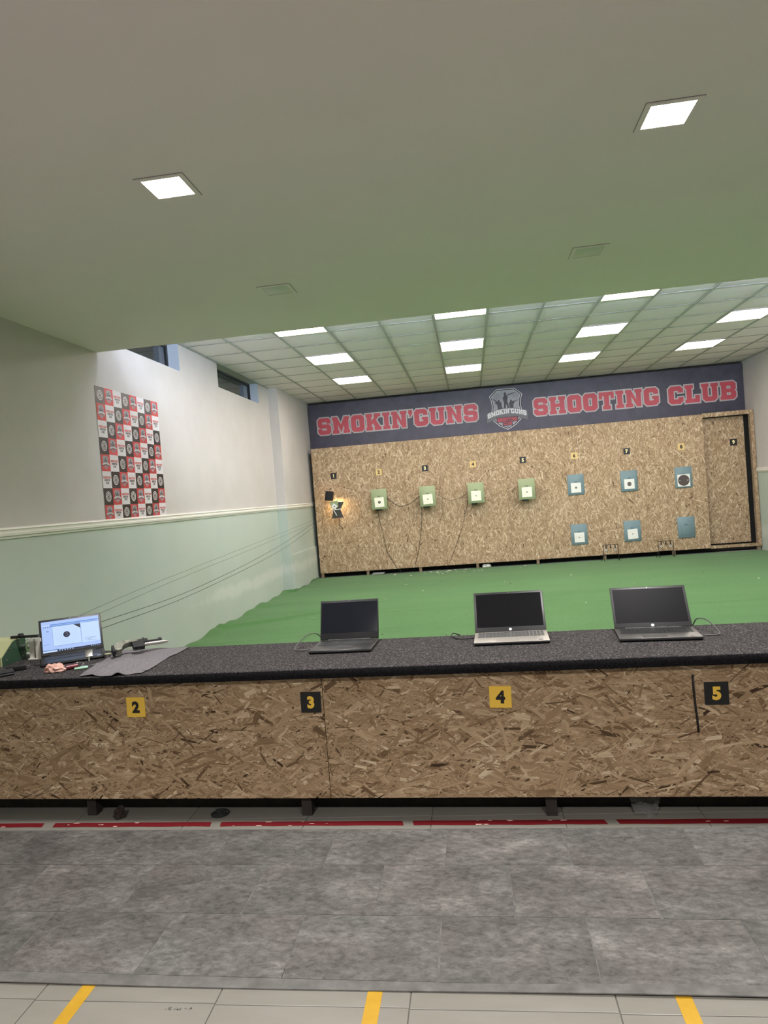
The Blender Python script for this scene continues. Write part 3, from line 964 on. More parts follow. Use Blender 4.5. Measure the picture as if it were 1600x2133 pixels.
# dark scuff print on the tile
# ------------------------------------------------------------------ firing bench
BR = math.atan(-0.042)
BZ = 0.71
bench = thing('firing_bench', 'long firing bench with charcoal felt top and strand board front', 'bench', (0, 3.0, 0), BR)
BM = Matrix.Translation((0, 3.0, 0)) @ Matrix.Rotation(BR, 4, 'Z')
def bw(x, y, z):
    return BM @ Vector((x, y, z))
m_ = MB()
m_.bbox((-3.02, 0, BZ - 0.043), (4.88, 0.60, BZ), 'bench_carpet', 0.006, 2)
m_.build('felt_worktop', bench)
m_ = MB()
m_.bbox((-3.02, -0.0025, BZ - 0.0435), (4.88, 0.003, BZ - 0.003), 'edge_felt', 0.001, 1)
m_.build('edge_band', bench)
px = [-3.0, -0.747, 1.692, 4.131, 4.85]
for k in range(4):
    a, b = px[k] + 0.0015, px[k + 1] - 0.0015
    m_ = MB()
    m_.box((a, 0.037, 0.098), (b, 0.052, BZ - 0.044), 'osb_base')
    fp = m_.build('front_panel', bench)
    strands('strands', [(a, b, 0.098, BZ - 0.046, 0.037)], fp, 16500 * (b - a) / 2.4, 0.066, 0.0125, (0.0, 0.55), 'osb_flakes', tone=(0.51, 0.21), seed=20 + k)
for k, x in enumerate((-1.99, -0.878, 0.248, 1.36, 2.48, 3.6)):
    m_ = MB()
    m_.box((x - 0.024, 0.068, 0.0), (x + 0.024, 0.115, BZ - 0.045), 'black_wood')
    m_.build('leg', bench)
    m_ = MB()
    m_.box((x - 0.024, 0.53, 0.0), (x + 0.024, 0.575, BZ - 0.045), 'black_wood')
    m_.build('leg', bench)
m_ = MB()
m_.box((-3.0, 0.165, 0.0), (4.85, 0.18, BZ - 0.05), 'black_wood')
m_.build('kick_board', bench)
m_ = MB()
m_.box((-3.0, 0.555, 0.02), (4.85, 0.57, BZ - 0.05), 'osb_base')
m_.build('rear_panel', bench)

def plate(name, label, digit, x, z, size, dark, place, grp, overlit=False):
    t = thing('number_plate', label, 'sign', (0, 0, 0), 0, grp)
    t.matrix_world = place
    s = size / 2
    m_ = MB()
    m_.box((-s, -0.003, -s), (s, 0, s), 'plate_black' if dark else ('plate_overlit' if overlit else 'plate_yellow'))
    m_.build('plate', t)
    m_ = MB()
    text_mb(m_, digit, size * 0.60, ('digit_overlit' if overlit else 'plate_yellow') if dark else 'plate_black', 0, 0, -0.0036, bold=0.055)
    m_.build('digit', t)
    return t
for dg_, x, z, rot, dark in (('2', -1.684, 0.548, 1.0, False), ('3', -0.806, 0.548, 1.0, True), ('4', 0.061, 0.548, 1.5, False), ('5', 0.956, 0.538, 0.5, True)):
    plate('n', '%s number %s plate on the front of the bench' % ('black' if dark else 'yellow', NW[int(dg_)]), dg_, x, z, 0.096, dark,
          BM @ Matrix.Translation((x, 0.0355, z)) @ Matrix.Rotation(math.radians(rot), 4, 'Y'), 'number plates on the bench')

# cable hanging on the front panel beside plate 5
m_ = MB()
m_.tube([bw(x, 0.031, z) for x, z in ((0.866, 0.620), (0.866, 0.56), (0.868, 0.50), (0.872, 0.44), (0.874, 0.376))], 0.0045, 'black_plastic', 8)
tag(m_.build('cable'), 'short black cable running down the strand board beside number five', 'cable')

# things under the bench
def lump(name, c, r, m, label, cat, sq=0.7, seed=3, flat=True):
    bm = bmesh.new()
    bmesh.ops.create_icosphere(bm, subdivisions=3, radius=1)
    rr = random.Random(seed)
    for v in bm.verts:
        k = 1 + 0.45 * mnoise.noise(v.co * 1.7 + Vector((seed, 0, 0))) + 0.28 * mnoise.noise(v.co * 4.5 + Vector((0, seed, 0))) + rr.uniform(-0.03, 0.03)
        v.co = Vector((v.co.x * r[0] * k, v.co.y * r[1] * k, max(v.co.z, -0.35) * r[2] * k))
    zmin = min(v.co.z for v in bm.verts)
    for v in bm.verts:
        v.co.z -= zmin
    m_ = MB().bm(bm, m)
    return tag(m_.build(name, None, c), label, cat)
lump('stone', (-1.828, 3.125, 0), (0.032, 0.026, 0.036), 'lump', 'small dark brown lump on the floor under the bench', 'lump')
m_ = MB()
pts = []
for k in range(110):
    a = k / 110 * 2 * math.pi * 3.4
    r = 0.006 + 0.042 * k / 110
    pts.append((r * math.cos(a), r * math.sin(a), 0.0045))
m_.tube(pts, 0.0042, 'coil_black', 6)
tag(m_.build('mosquito_coil', None, (-1.318, 3.137, 0)), 'black spiral mosquito coil on the floor under the bench', 'coil')
def plastic_bag():
    bm = bmesh.new()
    bmesh.ops.create_grid(bm, x_segments=16, y_segments=16, size=0.5)
    rr = random.Random(5)
    for v in bm.verts:
        u, w_ = v.co.x, v.co.y
        wide = 0.13 * (1 - 0.35 * abs(w_ - 0.2))
        v.co = Vector((u * wide + rr.uniform(-0.004, 0.004), 0.012 * math.sin(9 * u + 5 * w_) + rr.uniform(-0.008, 0.008) + 0.02 * w_, 0.095 * (w_ + 0.5) + rr.uniform(-0.004, 0.004) + 0.002))
        if v.co.z < 0.02:
            v.co.y -= (0.02 - v.co.z) * 2.0
    zmin = min(v.co.z for v in bm.verts)
    for v in bm.verts:
        v.co.z -= zmin
    m_ = MB().bm(bm, 'bag', None, False)
    o = m_.build('plastic_bag', None, (0.655, 3.085, 0.0))
    md = o.modifiers.new('s', 'SOLIDIFY')
    md.thickness = 0.0006
    tag(o, 'crumpled clear plastic bag hanging under the bench', 'bag')
plastic_bag()

# ------------------------------------------------------------------ target wall (strand board) with recessed door
YT = 12.85
tw = thing('target_wall', 'tall strand board target wall at the end of the range', 'target wall', (0, YT, 0), 0)
ZB0, ZB1 = 0.092, 2.487
bx = [-2.966, -1.75, -0.53, 0.69, 1.91, 3.13, 4.185]
for k in range(6):
    m_ = MB()
    a, b = bx[k] + 0.0008, bx[k + 1] - 0.0008
    m_.box((a, 0, ZB0), (b, 0.015, ZB1), 'osb_base')
    bp_ = m_.build('board', tw)
    strands('strands', [(a, b, ZB0, ZB1, 0.0)], bp_, 9500 * (b - a) / 1.22, 0.062, 0.0125, (math.pi / 2, 0.65), 'osb_flakes', tone=(0.70, 0.24), depth=0.002, seed=50 + k)
def osb_piece(name, x0, x1, z0, z1, y, seed, th=0.015, tone=(0.66, 0.24)):
    m_ = MB()
    m_.box((x0, y, z0), (x1, y + th, z1), 'osb_base')
    o = m_.build(name, tw)
    strands('strands', [(x0, x1, z0, z1, y)], o, max(200, 3300 * (x1 - x0) * (z1 - z0)), 0.062, 0.0125, (math.pi / 2, 0.65), 'osb_flakes', tone=tone, depth=0.002, seed=seed)
    return o
osb_piece('door_frame', 4.185, 4.985, 2.425, 2.500, 0.0, 70)
osb_piece('door_frame', 4.985, 5.045, 0.075, 2.500, 0.0, 71)
osb_piece('door_frame', 4.185, 4.985, 0.080, 0.135, 0.0, 72)
osb_piece('door', 4.12, 4.925, 0.150, 2.415, 0.15, 73)
m_ = MB()
m_.box((4.12, 0.18, 0.02), (5.045, 0.19, 2.5), 'black_gap')  # black sheet stands in for the shade in the door gap
m_.build('backing', tw)
for x in (-2.93, -2.05, -1.04, 0.03, 1.14, 2.34, 3.55, 5.0):
    m_ = MB()
    m_.box((x - 0.025, 0.018, 0.0), (x + 0.025, 0.065, ZB1 - 0.05), 'wood_raw')
    m_.build('post', tw)
m_ = MB()
m_.box((-2.97, 0.2, 0.0), (5.045, 0.215, 0.4), 'black_gap')  # black sheet stands in for the shade below the boards
m_.build('gap_shade', tw)
m_ = MB()
m_.box((-2.97, 0.02, ZB1 - 0.05), (4.10, 0.32, ZB1 - 0.035), 'wood_raw')
m_.build('top_board', tw)

# loose debris at the foot of the wall and specks on the carpet
rr = random.Random(4)
m_ = MB()
for k in range(46):
    x = rr.choice([rr.uniform(-1.6, 0.2), rr.uniform(-0.9, 0.6), rr.uniform(-2.2, 1.6)])
    y = rr.uniform(12.25, 12.84) if rr.random() < 0.85 else rr.uniform(9.5, 12)
    s = rr.uniform(0.006, 0.028)
    a = rr.uniform(0, 6.28)
    m_.add([(x + s * 1.6 * math.cos(a + u) * (0.6 + 0.5 * rr.random()), y + s * math.sin(a + u), 0.012 + (0.008 if u == 0 else 0)) for u in (0, 1.5, 2.8, 4.4)], [(0, 1, 2), (0, 2, 3), (0, 3, 1)], 'debris')
tag(m_.build('pellet_debris'), 'scattered white paper and plaster crumbs along the target wall foot', 'debris', kind='stuff')
m_ = MB()
for k in range(40):
    x, y = rr.uniform(-2.6, 4.5), rr.uniform(5.6, 12.2)
    s = rr.uniform(0.004, 0.012)
    a = rr.uniform(0, 6.28)
    m_.add([(x + s * math.cos(a + u) * 1.5, y + s * math.sin(a + u), 0.011 + (0.004 if u == 0 else 0)) for u in (0, 1.5, 2.8, 4.4)], [(0, 1, 2), (0, 2, 3), (0, 3, 1)], 'debris_dark' if rr.random() < 0.65 else 'debris')
tag(m_.build('carpet_specks'), 'dark and pale specks strewn over the green carpet', 'debris', kind='stuff')

# number plates on the wall
for k, x in enumerate((-2.561, -1.689, -0.814, 0.082, 0.997, 1.921, 2.848, 3.792)):
    dk = k % 2 == 0
    plate('n', '%s number %s plate on the target wall' % ('black' if dk else 'overlit yellow', NW[k + 1]), str(k + 1), x, 1.945, 0.113, dk,
          Matrix.Translation((x, YT - 0.0025, 1.943)) @ Matrix.Rotation(math.radians((0.5, -1, 0.3, 0.8, -0.5, 0.4, 0, -0.8)[k]), 4, 'Y'), 'number plates on the target wall', True)
plate('n', 'black number nine plate on the recessed door panel', '9', 4.7, 1.945, 0.118, True, Matrix.Translation((4.735, YT + 0.1475, 1.953)), 'number plates on the target wall', True)

# ------------------------------------------------------------------ targets
def target(label, x, z, y, green, r, paper=True, box=True, psize=0.178, brown=False, grp='', rot=0.0):
    t = thing('electronic_target', label, 'target', (x, y, z), 0, grp)
    W_, H_ = 0.147, 0.188
    m_ = MB()
    m_.bbox((-W_, 0, -H_), (W_, 0.014, H_), 'tgt_green' if green else 'tgt_blue', 0.003, 1)
    m_.build('front_plate', t)
    if box:
        m_ = MB()
        m_.bbox((-0.115, 0.0142, -0.15), (0.115, YT - y - 0.0025, 0.16), 'black_matte', 0.004, 1)
        m_.build('housing', t)
        m_ = MB()
        m_.box((-0.09, 0.03, -0.215), (0.02, 0.12, -0.151), 'black_matte')
        m_.build('sensor_box', t)
    m_ = MB()
    text_mb(m_, 'SIUS', 0.022, 'aim_black', 0.002, 0.052, -0.0006, bold=0.02, sx=0.95)
    m_.build('lettering', t)
    zc = -0.056
    R_ = Matrix.Rotation(math.radians(rot), 4, 'Y')
    s = psize / 2
    if paper:
        m_ = MB()
        m_.box((-s, -0.002, zc - s), (s, -0.0004, zc + s), 'paper_cream' if green else 'paper', R_)
        p_ = m_.build('target_paper', t)
        m_ = MB()
        c = R_ @ Vector((0, 0, zc))
        m_.disc((c.x, c.z), r, 'aim_brown' if brown else 'aim_black', -0.0026, 40)
        if brown:
            for q in range(1, 8):
                m_.disc((c.x, c.z), r * q / 8 + 0.0006, 'ring_line', -0.0029, 40, r * q / 8 - 0.0006)
            for q in (-1, 1):
                m_.add([(c.x + q * r * 0.55, -0.0031, c.z - 0.003), (c.x + q * r * 0.85, -0.0031, c.z - 0.003), (c.x + q * r * 0.85, -0.0031, c.z + 0.002), (c.x + q * r * 0.55, -0.0031, c.z + 0.002)], [(0, 1, 2, 3)], 'paper')
        else:
            m_.disc((c.x, c.z), r * 0.22, 'paper_cream' if green else 'paper', -0.0029, 16)
            m_.disc((c.x, c.z), r * 0.62, 'ring_line', -0.0029, 30, r * 0.56)
        m_.build('aiming_mark', p_)
    else:
        m_ = MB()
        e = 0.002
        for (a, b, c_, d_) in ((-s, s, zc + s - e, zc + s), (-s, s, zc - s, zc - s + e), (-s, -s + e, zc - s, zc + s), (s - e, s, zc - s, zc + s)):
            m_.box((a, -0.0006, c_), (b, -0.0001, d_), 'aim_brown')
        m_.build('seam', t)
    return t
YG = 12.62
for (x, z, r, lane, rt_) in ((-1.693, 1.431, 0.0255, 2, -1.5), (-0.79, 1.418, 0.012, 3, -2.0), (0.098, 1.411, 0.011, 4, 0.5), (1.012, 1.407, 0.0125, 5, 0.0)):
    target('green boxed target under number %s on the target wall' % NW[lane], x, z, YG, True, r, grp='green targets on brackets', rot=rt_)
YF = YT - 0.0166
for (x, z, r, lane, b_) in ((1.912, 1.414, 0.0185, 6, False), (2.852, 1.407, 0.038, 7, True), (3.792, 1.396, 0.098, 8, True)):
    target('blue-grey target in the upper row under number %s, %s' % (NW[lane], {6: 'small black mark', 7: 'medium brown mark', 8: 'large brown mark'}[lane]), x, z, YF, False, r, box=False, brown=b_, psize=0.215 if lane == 8 else 0.178, grp='blue-grey targets on the wall')
for (x, z, r, lane, pp, rt_) in ((1.910, 0.503, 0.0105, 6, True, 0.5), (2.848, 0.500, 0.010, 7, True, -2.5), (3.781, 0.498, 0.0, 8, False, 0)):
    target('blue-grey target in the lower row below number %s%s' % (NW[lane], '' if pp else ', bare without paper'), x, z, YF, False, r, paper=pp, box=False, grp='blue-grey targets on the wall', rot=rt_)

# cables strung between and below the green targets
def cable(label, pts, r=0.005, m='black_plastic', cat='cable', grp=None, n=7, name='cable'):
    m_ = MB()
    m_.tube(smooth_path(pts), r, m, n)
    return tag(m_.build(name), label, cat, grp)
cable('slack black cable between the number two and number three targets', [(-1.60, 12.72, 1.44), (-1.53, 12.70, 1.415), (-1.388, 12.70, 1.30), (-1.311, 12.70, 1.268), (-1.2, 12.70, 1.282), (-1.101, 12.70, 1.322), (-0.959, 12.70, 1.42), (-0.90, 12.72, 1.45)], 0.0055, grp='target cables')
cable('slack thin cable between the number three and number four targets', [(-0.70, 12.74, 1.46), (-0.636, 12.75, 1.44), (-0.52, 12.76, 1.365), (-0.426, 12.76, 1.322), (-0.366, 12.76, 1.298), (-0.208, 12.76, 1.333), (-0.071, 12.75, 1.406), (0.0, 12.74, 1.43)], 0.0035, grp='target cables')
cable('thin cable hanging down from the number two target', [(-1.765, 12.80, 1.30), (-1.771, 12.835, 1.226), (-1.74, 12.84, 1.0), (-1.706, 12.84, 0.838), (-1.655, 12.84, 0.467), (-1.57, 12.84, 0.27), (-1.488, 12.84, 0.12), (-1.40, 12.835, 0.03)], 0.0035, grp='target cables')
cable('thin cable hanging down from the number three target', [(-0.925, 12.80, 1.30), (-0.929, 12.835, 1.218), (-0.945, 12.84, 1.0), (-0.964, 12.84, 0.832), (-1.042, 12.84, 0.441), (-1.137, 12.84, 0.137), (-1.17, 12.835, 0.03)], 0.0035, grp='target cables')
cable('thin cable hanging down from the number four target', [(-0.07, 12.80, 1.28), (-0.079, 12.835, 1.194), (-0.14, 12.84, 1.0), (-0.203, 12.84, 0.795), (-0.338, 12.84, 0.458), (-0.441, 12.84, 0.244), (-0.54, 12.835, 0.04)], 0.003, grp='target cables')

# lane one: paper carrier on wires with a floodlight above it
t = thing('target_carrier', 'lane one target carrier with white diamond paper on steel wires', 'target carrier', (-2.50, 12.60, 1.30), 0)
m_ = MB()
m_.prism([(-0.12, 0.14), (0.14, 0.135), (0.06, 0.0), (0.11, -0.155), (-0.12, -0.165), (-0.07, 0.0)], 0.03, 0.034, 'lap_deck_graph')
m_.build('backing_plate', t)
m_ = MB()
m_.prism([(-0.13, 0.155), (0.035, 0.17), (0.03, 0.04), (-0.10, 0.03)], -0.01, -0.006, 'tgt_green')
m_.build('card_holder', t)
m_ = MB()
m_.prism([(-0.045, 0.125), (0.02, 0.065), (-0.03, 0.0), (-0.105, 0.06)], -0.016, -0.0125, 'paper')
p_ = m_.build('target_paper', t)
m_ = MB()
m_.disc((-0.04, 0.063), 0.011, 'aim_black', -0.0168, 20)
m_.build('aiming_mark', p_)
m_ = MB()
m_.tube([(-0.12, -0.03, -0.005), (0.08, -0.03, 0.005)], 0.009, 'paper', 8)
m_.tube([(-0.06, -0.03, 0.0), (0.0, -0.05, -0.11)], 0.008, 'paper', 8)
m_.tube([(-0.06, -0.03, 0.0), (-0.11, -0.05, -0.06)], 0.006, 'paper', 8)
m_.build('wire_clamp', t)
m_ = MB()
m_.tube([(0.02, 0.03, -0.16), (0.02, 0.03, -0.30), (0.03, 0.248, -0.36)], 0.007, 'lap_deck_graph', 8)
m_.build('bracket', t)
t = thing('floodlight', 'small black floodlight over the lane one target', 'floodlight', (-2.625, 12.60, 1.565), 0)
LT = Matrix.Rotation(math.radians(7), 4, 'Y') @ Matrix.Rotation(math.radians(-18), 4, 'X')
m_ = MB()
m_.bbox((-0.075, -0.03, -0.085), (0.075, 0.03, 0.085), 'black_matte', 0.006, 2, LT)
for k in range(7):
    m_.box((-0.06 + k * 0.02 - 0.003, -0.042, -0.07), (-0.06 + k * 0.02 + 0.003, -0.03, 0.07), 'black_matte', LT)
m_.build('body', t)
m_ = MB()
m_.box((-0.055, 0.0302, -0.075), (0.055, 0.033, 0.0), 'lane_lamp', LT)
m_.build('lens', t)
m_ = MB()
m_.tube([(-0.06, 0.0, 0.09), (-0.06, 0.03, 0.115), (0.06, 0.03, 0.125), (0.06, 0.0, 0.10)], 0.006, 'steel', 8)
m_.tube([(0.0, 0.03, 0.12), (0.0, 0.248, 0.14)], 0.008, 'black_matte', 8)
m_.build('bracket', t)
ld = bpy.data.lights.new('lane_floodlight', 'SPOT')
ld.energy = P_LANE1
ld.color = (1.0, 0.70, 0.36)
ld.spot_size = math.radians(150)
ld.spot_blend = 0.7
ld.shadow_soft_size = 0.03
lo = bpy.data.objects.new('lane_floodlight', ld)
COL.objects.link(lo)
lo.location = (-2.56, 12.70, 1.50)
lo.rotation_euler = Vector((0.12, 0.16, -0.40)).to_track_quat('-Z', 'Y').to_euler()

# steel wires of the carrier, running back to the winder on the bench
WP = {'upper outer': [(-2.53, 3.62, 0.80), (-2.56, 4.373, 0.770), (-2.56, 6.09, 0.771), (-2.56, 8.76, 0.927), (-2.53, 12.55, 1.31)],
      'lower outer': [(-2.53, 3.62, 0.745), (-2.56, 4.385, 0.724), (-2.56, 6.09, 0.731), (-2.56, 9.2, 0.895), (-2.55, 12.55, 1.295)]}
cable('upper of two dark carrier wires sagging along the left wall', WP['upper outer'], 0.0022, 'wire', 'wire', 'carrier wires', 5, 'carrier_wire')
cable('lower of two dark carrier wires sagging along the left wall', WP['lower outer'], 0.0022, 'wire', 'wire', 'carrier wires', 5, 'carrier_wire')
cable('faint upper steel wire along the left wall', [(-2.62, 3.64, 0.80), (-2.7, 5.16, 0.877), (-2.7, 7.66, 0.991), (-2.7, 10.14, 1.103), (-2.66, 12.55, 1.24)], 0.0013, 'wire', 'wire', 'carrier wires', 5, 'carrier_wire')
cable('faint steel wire just under the uppermost wire', [(-2.62, 3.64, 0.765), (-2.7, 5.726, 0.858), (-2.7, 7.65, 0.939), (-2.7, 9.79, 1.037), (-2.66, 12.55, 1.17)], 0.0013, 'wire', 'wire', 'carrier wires', 5, 'carrier_wire')

# knock-down field targets on black wire stands
def knockdown(label, x, y):
    t = thing('knockdown_target', label, 'target', (x, y, 0.012), 0, 'wire-framed knock-down targets')
    m_ = MB()
    r = 0.0055
    for s in (-1, 1):
        m_.tube([(s * 0.128, 0, 0.285), (s * 0.13, 0, 0.11), (s * 0.128, -0.05, 0.0)], r, 'black_plastic', 6)
        m_.tube([(s * 0.13, 0, 0.11), (s * 0.15, 0.1, 0.0)], r, 'black_plastic', 6)
    m_.tube([(-0.128, 0, 0.285), (0.128, 0, 0.285)], r, 'black_plastic', 6)
    m_.tube([(-0.13, 0, 0.11), (0.13, 0, 0.11)], r, 'black_plastic', 6)
    m_.build('stand', t)
    for q, rd in ((-0.078, 0.026), (0.0, 0.015), (0.078, 0.026)):
        m_ = MB()
        zt = 0.195 if q else 0.235
        m_.prism([(q - 0.007, 0.285), (q - 0.010, 0.24), (q - 0.004, zt), (q + 0.004, zt), (q + 0.010, 0.24), (q + 0.007, 0.285)], -0.006, -0.001, 'black_plastic')
        m_.build('arm', t)
        m_ = MB()
        m_.cyl((q, -0.010, zt), (q, -0.005, zt), rd, rd, 'paper' if q else 'black_plastic', 20)
        pd = m_.build('plate', t)
        if q:
            m_ = MB()
            m_.disc((q, zt), rd, 'aim_black', -0.0104, 20, rd * 0.78)
            m_.disc((q, zt), rd * 0.42, 'aim_black', -0.0104, 16, rd * 0.18)
            m_.build('ring', pd)
knockdown('black wire knock-down target standing left, between the number six and seven lanes', 2.40, 12.6)
knockdown('black wire knock-down target standing right, between the number seven and eight lanes', 3.345, 12.6)

# ------------------------------------------------------------------ club emblem (used on the banner and, small, on the poster)
def emblem(mb, cx, cz, s, y, step, small=False):
    """shield about 0.74 wide at s = 1, centred"""
    def P(l):
        return [(cx + a * s, cz + b * s) for a, b in l]
    outer = [(-0.31, 0.26), (-0.17, 0.385), (0.17, 0.385), (0.31, 0.26), (0.28, 0.18), (0.265, 0.06), (0.29, -0.06), (0.29, -0.13), (0.25, -0.22), (0.15, -0.31), (0.0, -0.39), (-0.15, -0.31), (-0.25, -0.22), (-0.29, -0.13), (-0.29, -0.06), (-0.265, 0.06), (-0.28, 0.18)]
    mb.sheet([P(outer)], y - step, 'logo_white')
    mb.sheet([P(offset(outer, -0.010))], y - 2 * step, 'logo_dark')
    mb.sheet([P(offset(outer, -0.032))], y - 3 * step, 'logo_white')
    mb.sheet([P(offset(outer, -0.038))], y - 4 * step, 'logo_grey')
    # three marksmen: one standing, two kneeling
    stand = [(-0.055, -0.02), (-0.04, 0.12), (-0.05, 0.17), (-0.06, 0.21), (-0.035, 0.25), (-0.03, 0.265), (-0.035, 0.30), (-0.015, 0.32), (0.008, 0.31), (0.012, 0.28), (0.005, 0.262), (0.04, 0.255), (0.09, 0.268), (0.15, 0.288), (0.20, 0.297), (0.20, 0.303), (0.15, 0.298), (0.145, 0.302), (0.09, 0.285), (0.04, 0.28), (0.035, 0.235), (0.03, 0.19), (0.025, 0.15), (0.04, 0.08), (0.055, -0.02), (0.03, -0.02), (0.0, 0.10), (-0.025, -0.02)]
    left = [(-0.17, -0.05), (-0.165, 0.06), (-0.175, 0.10), (-0.21, 0.125), (-0.205, 0.14), (-0.185, 0.15), (-0.25, 0.205), (-0.24, 0.212), (-0.16, 0.158), (-0.15, 0.178), (-0.13, 0.185), (-0.115, 0.17), (-0.118, 0.148), (-0.085, 0.125), (-0.085, 0.08), (-0.06, -0.05)]
    right = [(0.06, -0.05), (0.055, 0.07), (0.05, 0.11), (0.075, 0.135), (0.07, 0.158), (0.09, 0.175), (0.108, 0.165), (0.11, 0.142), (0.15, 0.142), (0.24, 0.162), (0.242, 0.156), (0.16, 0.128), (0.155, 0.105), (0.135, 0.09), (0.13, 0.03), (0.14, -0.05)]
    for poly in (stand, left, right):
        mb.sheet([P(poly)], y - 5 * step, 'logo_dark')
    # ribbon with the name
    def arc(a):
        return (-0.55 * ((a - cx) / s) ** 2) * s
    top = [(-0.38 + 0.76 * k / 12, 0.02) for k in range(13)]
    bot = [(0.38 - 0.76 * k / 12, -0.155) for k in range(13)]
    rib = [(a, b + arc(a)) for a, b in P(top + bot)]
    mb.sheet([rib], y - 6 * step, 'logo_mid')
    u = 0.094 * s
    wtot = 8.61 + 1.0 * 0.6
    x0 = cx - wtot * u * 0.84 / 2
    # narrow the block letters a little to fit the ribbon
    x = x0
    for ch in "SMOKIN'GUNS":
        o, hs, wd = GL[ch]
        k = 0.84
        def Q(l, xx=x):
            q = [(xx + a * u * k, cz - 0.085 * s + b * u * 1.0) for a, b in l]
            return [(a, b + arc(a)) for a, b in q]
        mb.sheet([Q(o)] + [Q(h_)[::-1] for h_ in hs], y - 7 * step, 'logo_white')
        x += (wd + 0.06) * u * k
    for word, zz, uu in (('SHOOTING', -0.232, 0.072), ('CLUB', -0.300, 0.058)):
        wt = sum(GL[c][2] for c in word) + 0.08 * (len(word) - 1)
        xx = cx - wt * uu * s * 0.75 / 2
        if not small:
            ww, bb = wt * uu * 0.375 + 0.016, 0.013
            mb.sheet([P([(-ww, zz - bb + 0.01), (-ww + 0.012, zz - bb), (ww - 0.012, zz - bb), (ww, zz - bb + 0.01), (ww, zz + uu + bb - 0.01), (ww - 0.012, zz + uu + bb), (-ww + 0.012, zz + uu + bb), (-ww, zz + uu + bb - 0.01)])], y - (7.5 if word == 'CLUB' else 7.2) * step, 'logo_dark')
        for ch in word:
            o, hs, wd = GL[ch]
            def Q2(l, dx=xx):
                return [(dx + a * uu * s * 0.75, cz + zz * s + b * uu * s) for a, b in l]
            mb.sheet([Q2(o)] + [Q2(h_)[::-1] for h_ in hs], y - 8 * step, 'banner_red')
            xx += (wd + 0.08) * uu * s * 0.75
    mb.disc((cx, cz - 0.335 * s), 0.014 * s, 'logo_dark', y - 8 * step, 16, 0.009 * s)
    mb.disc((cx, cz - 0.335 * s), 0.005 * s, 'logo_dark', y - 8 * step, 12)

# ------------------------------------------------------------------ banner
YBN = 13.20
bn = thing('club_banner', 'long dark banner reading SMOKIN\'GUNS SHOOTING CLUB above the target wall', 'banner', (0, YBN, 0), 0)
m_ = MB()
m_.box((-3.035, 0, 2.47), (5.045, 0.02, 3.372), 'banner')
m_.build('sheet', bn)
m_ = MB()
block_text(m_, "SMOKIN'GUNS", -2.863, 2.772, 0.3235, 'banner_red', 'banner_grey', -0.0008, -0.0016)
m_.build('lettering', bn)
m_ = MB()
block_text(m_, 'SHOOTING', 1.300, 2.764, 0.3215, 'banner_red', 'banner_grey', -0.0008, -0.0016)
block_text(m_, 'CLUB', 3.733, 2.742, 0.326, 'banner_red', 'banner_grey', -0.0008, -0.0016)
m_.build('lettering', bn)
m_ = MB()
emblem(m_, 0.795, 2.942, 1.0, 0.0, 0.0005)
m_.build('emblem', bn)
m_ = MB()
m_.box((-3.03, 0.03, 2.5), (5.04, 0.06, 3.40), 'black_wood')
m_.build('batten', bn)

# ------------------------------------------------------------------ poster on the left wall
po = thing('sponsor_poster', 'chequered red, black and white club poster on the left wall', 'poster', (XL + 0.003, 5.68, 1.452), math.pi / 2)
# local x runs along the wall (+Y), local z up, local -y faces the room
cs = 0.1512
m_ = MB()
m_.box((0, 0, 0), (8 * cs, 0.0025, 1.195), 'poster_white')
m_.build('backing', po)
def square(kind):
    m_ = MB()
    bg = ('poster_black', 'poster_red', 'poster_white')[kind]
    m_.box((-cs / 2, -0.0008, -cs / 2), (cs / 2, 0, cs / 2), bg)
    y = -0.001
    if kind == 0:
        m_.disc((0, 0), 0.046, 'poster_white', y, 28, 0.039)
        m_.disc((0, 0), 0.031, 'poster_white', y, 28, 0.025)
        m_.disc((0, 0), 0.017, 'poster_white', y, 24, 0.012)
        for k in range(4):
            a = k * math.pi / 2
            c, s = math.cos(a), math.sin(a)
            pts = [(0.028, -0.002), (0.043, -0.002), (0.043, 0.002), (0.028, 0.002)]
            m_.add([(p[0] * c - p[1] * s, y - 0.0003, p[0] * s + p[1] * c) for p in pts], [(0, 1, 2, 3)], 'poster_white')
    elif kind == 1:
        emblem(m_, 0, 0.002, 0.155, -0.0008, 0.0002, True)
    else:
        for word, z, u, m in (("SMOKIN'GUNS", 0.010, 0.020, 'poster_red'), ('SHOOTING', -0.014, 0.019, 'poster_black'), ('CLUB', -0.038, 0.019, 'poster_black')):
            wt = (sum(GL[c][2] for c in word) + 0.1 * (len(word) - 1)) * u
            lim = {'SMOKIN\'GUNS': 0.128, 'SHOOTING': 0.092, 'CLUB': 0.048}[word]
            q0 = len(m_.v)
            block_text(m_, word, -wt / 2, z, u, m, None, y, y)
            m_.v[q0:] = [(p[0] * lim / wt, p[1], p[2]) for p in m_.v[q0:]]
    return m_.mesh('printed_square')
sqm = [square(k) for k in range(3)]
for r in range(8):
    for c in range(8):
        zc = 1.195 - (r + 0.5) * cs
        o = link('printed_square', sqm[(r + c) % 3], po, ((c + 0.5) * cs, -0.0002, zc if r < 7 else 0.0684))
        o.scale = (1, 1, 1 if r < 7 else 0.1366 / cs)

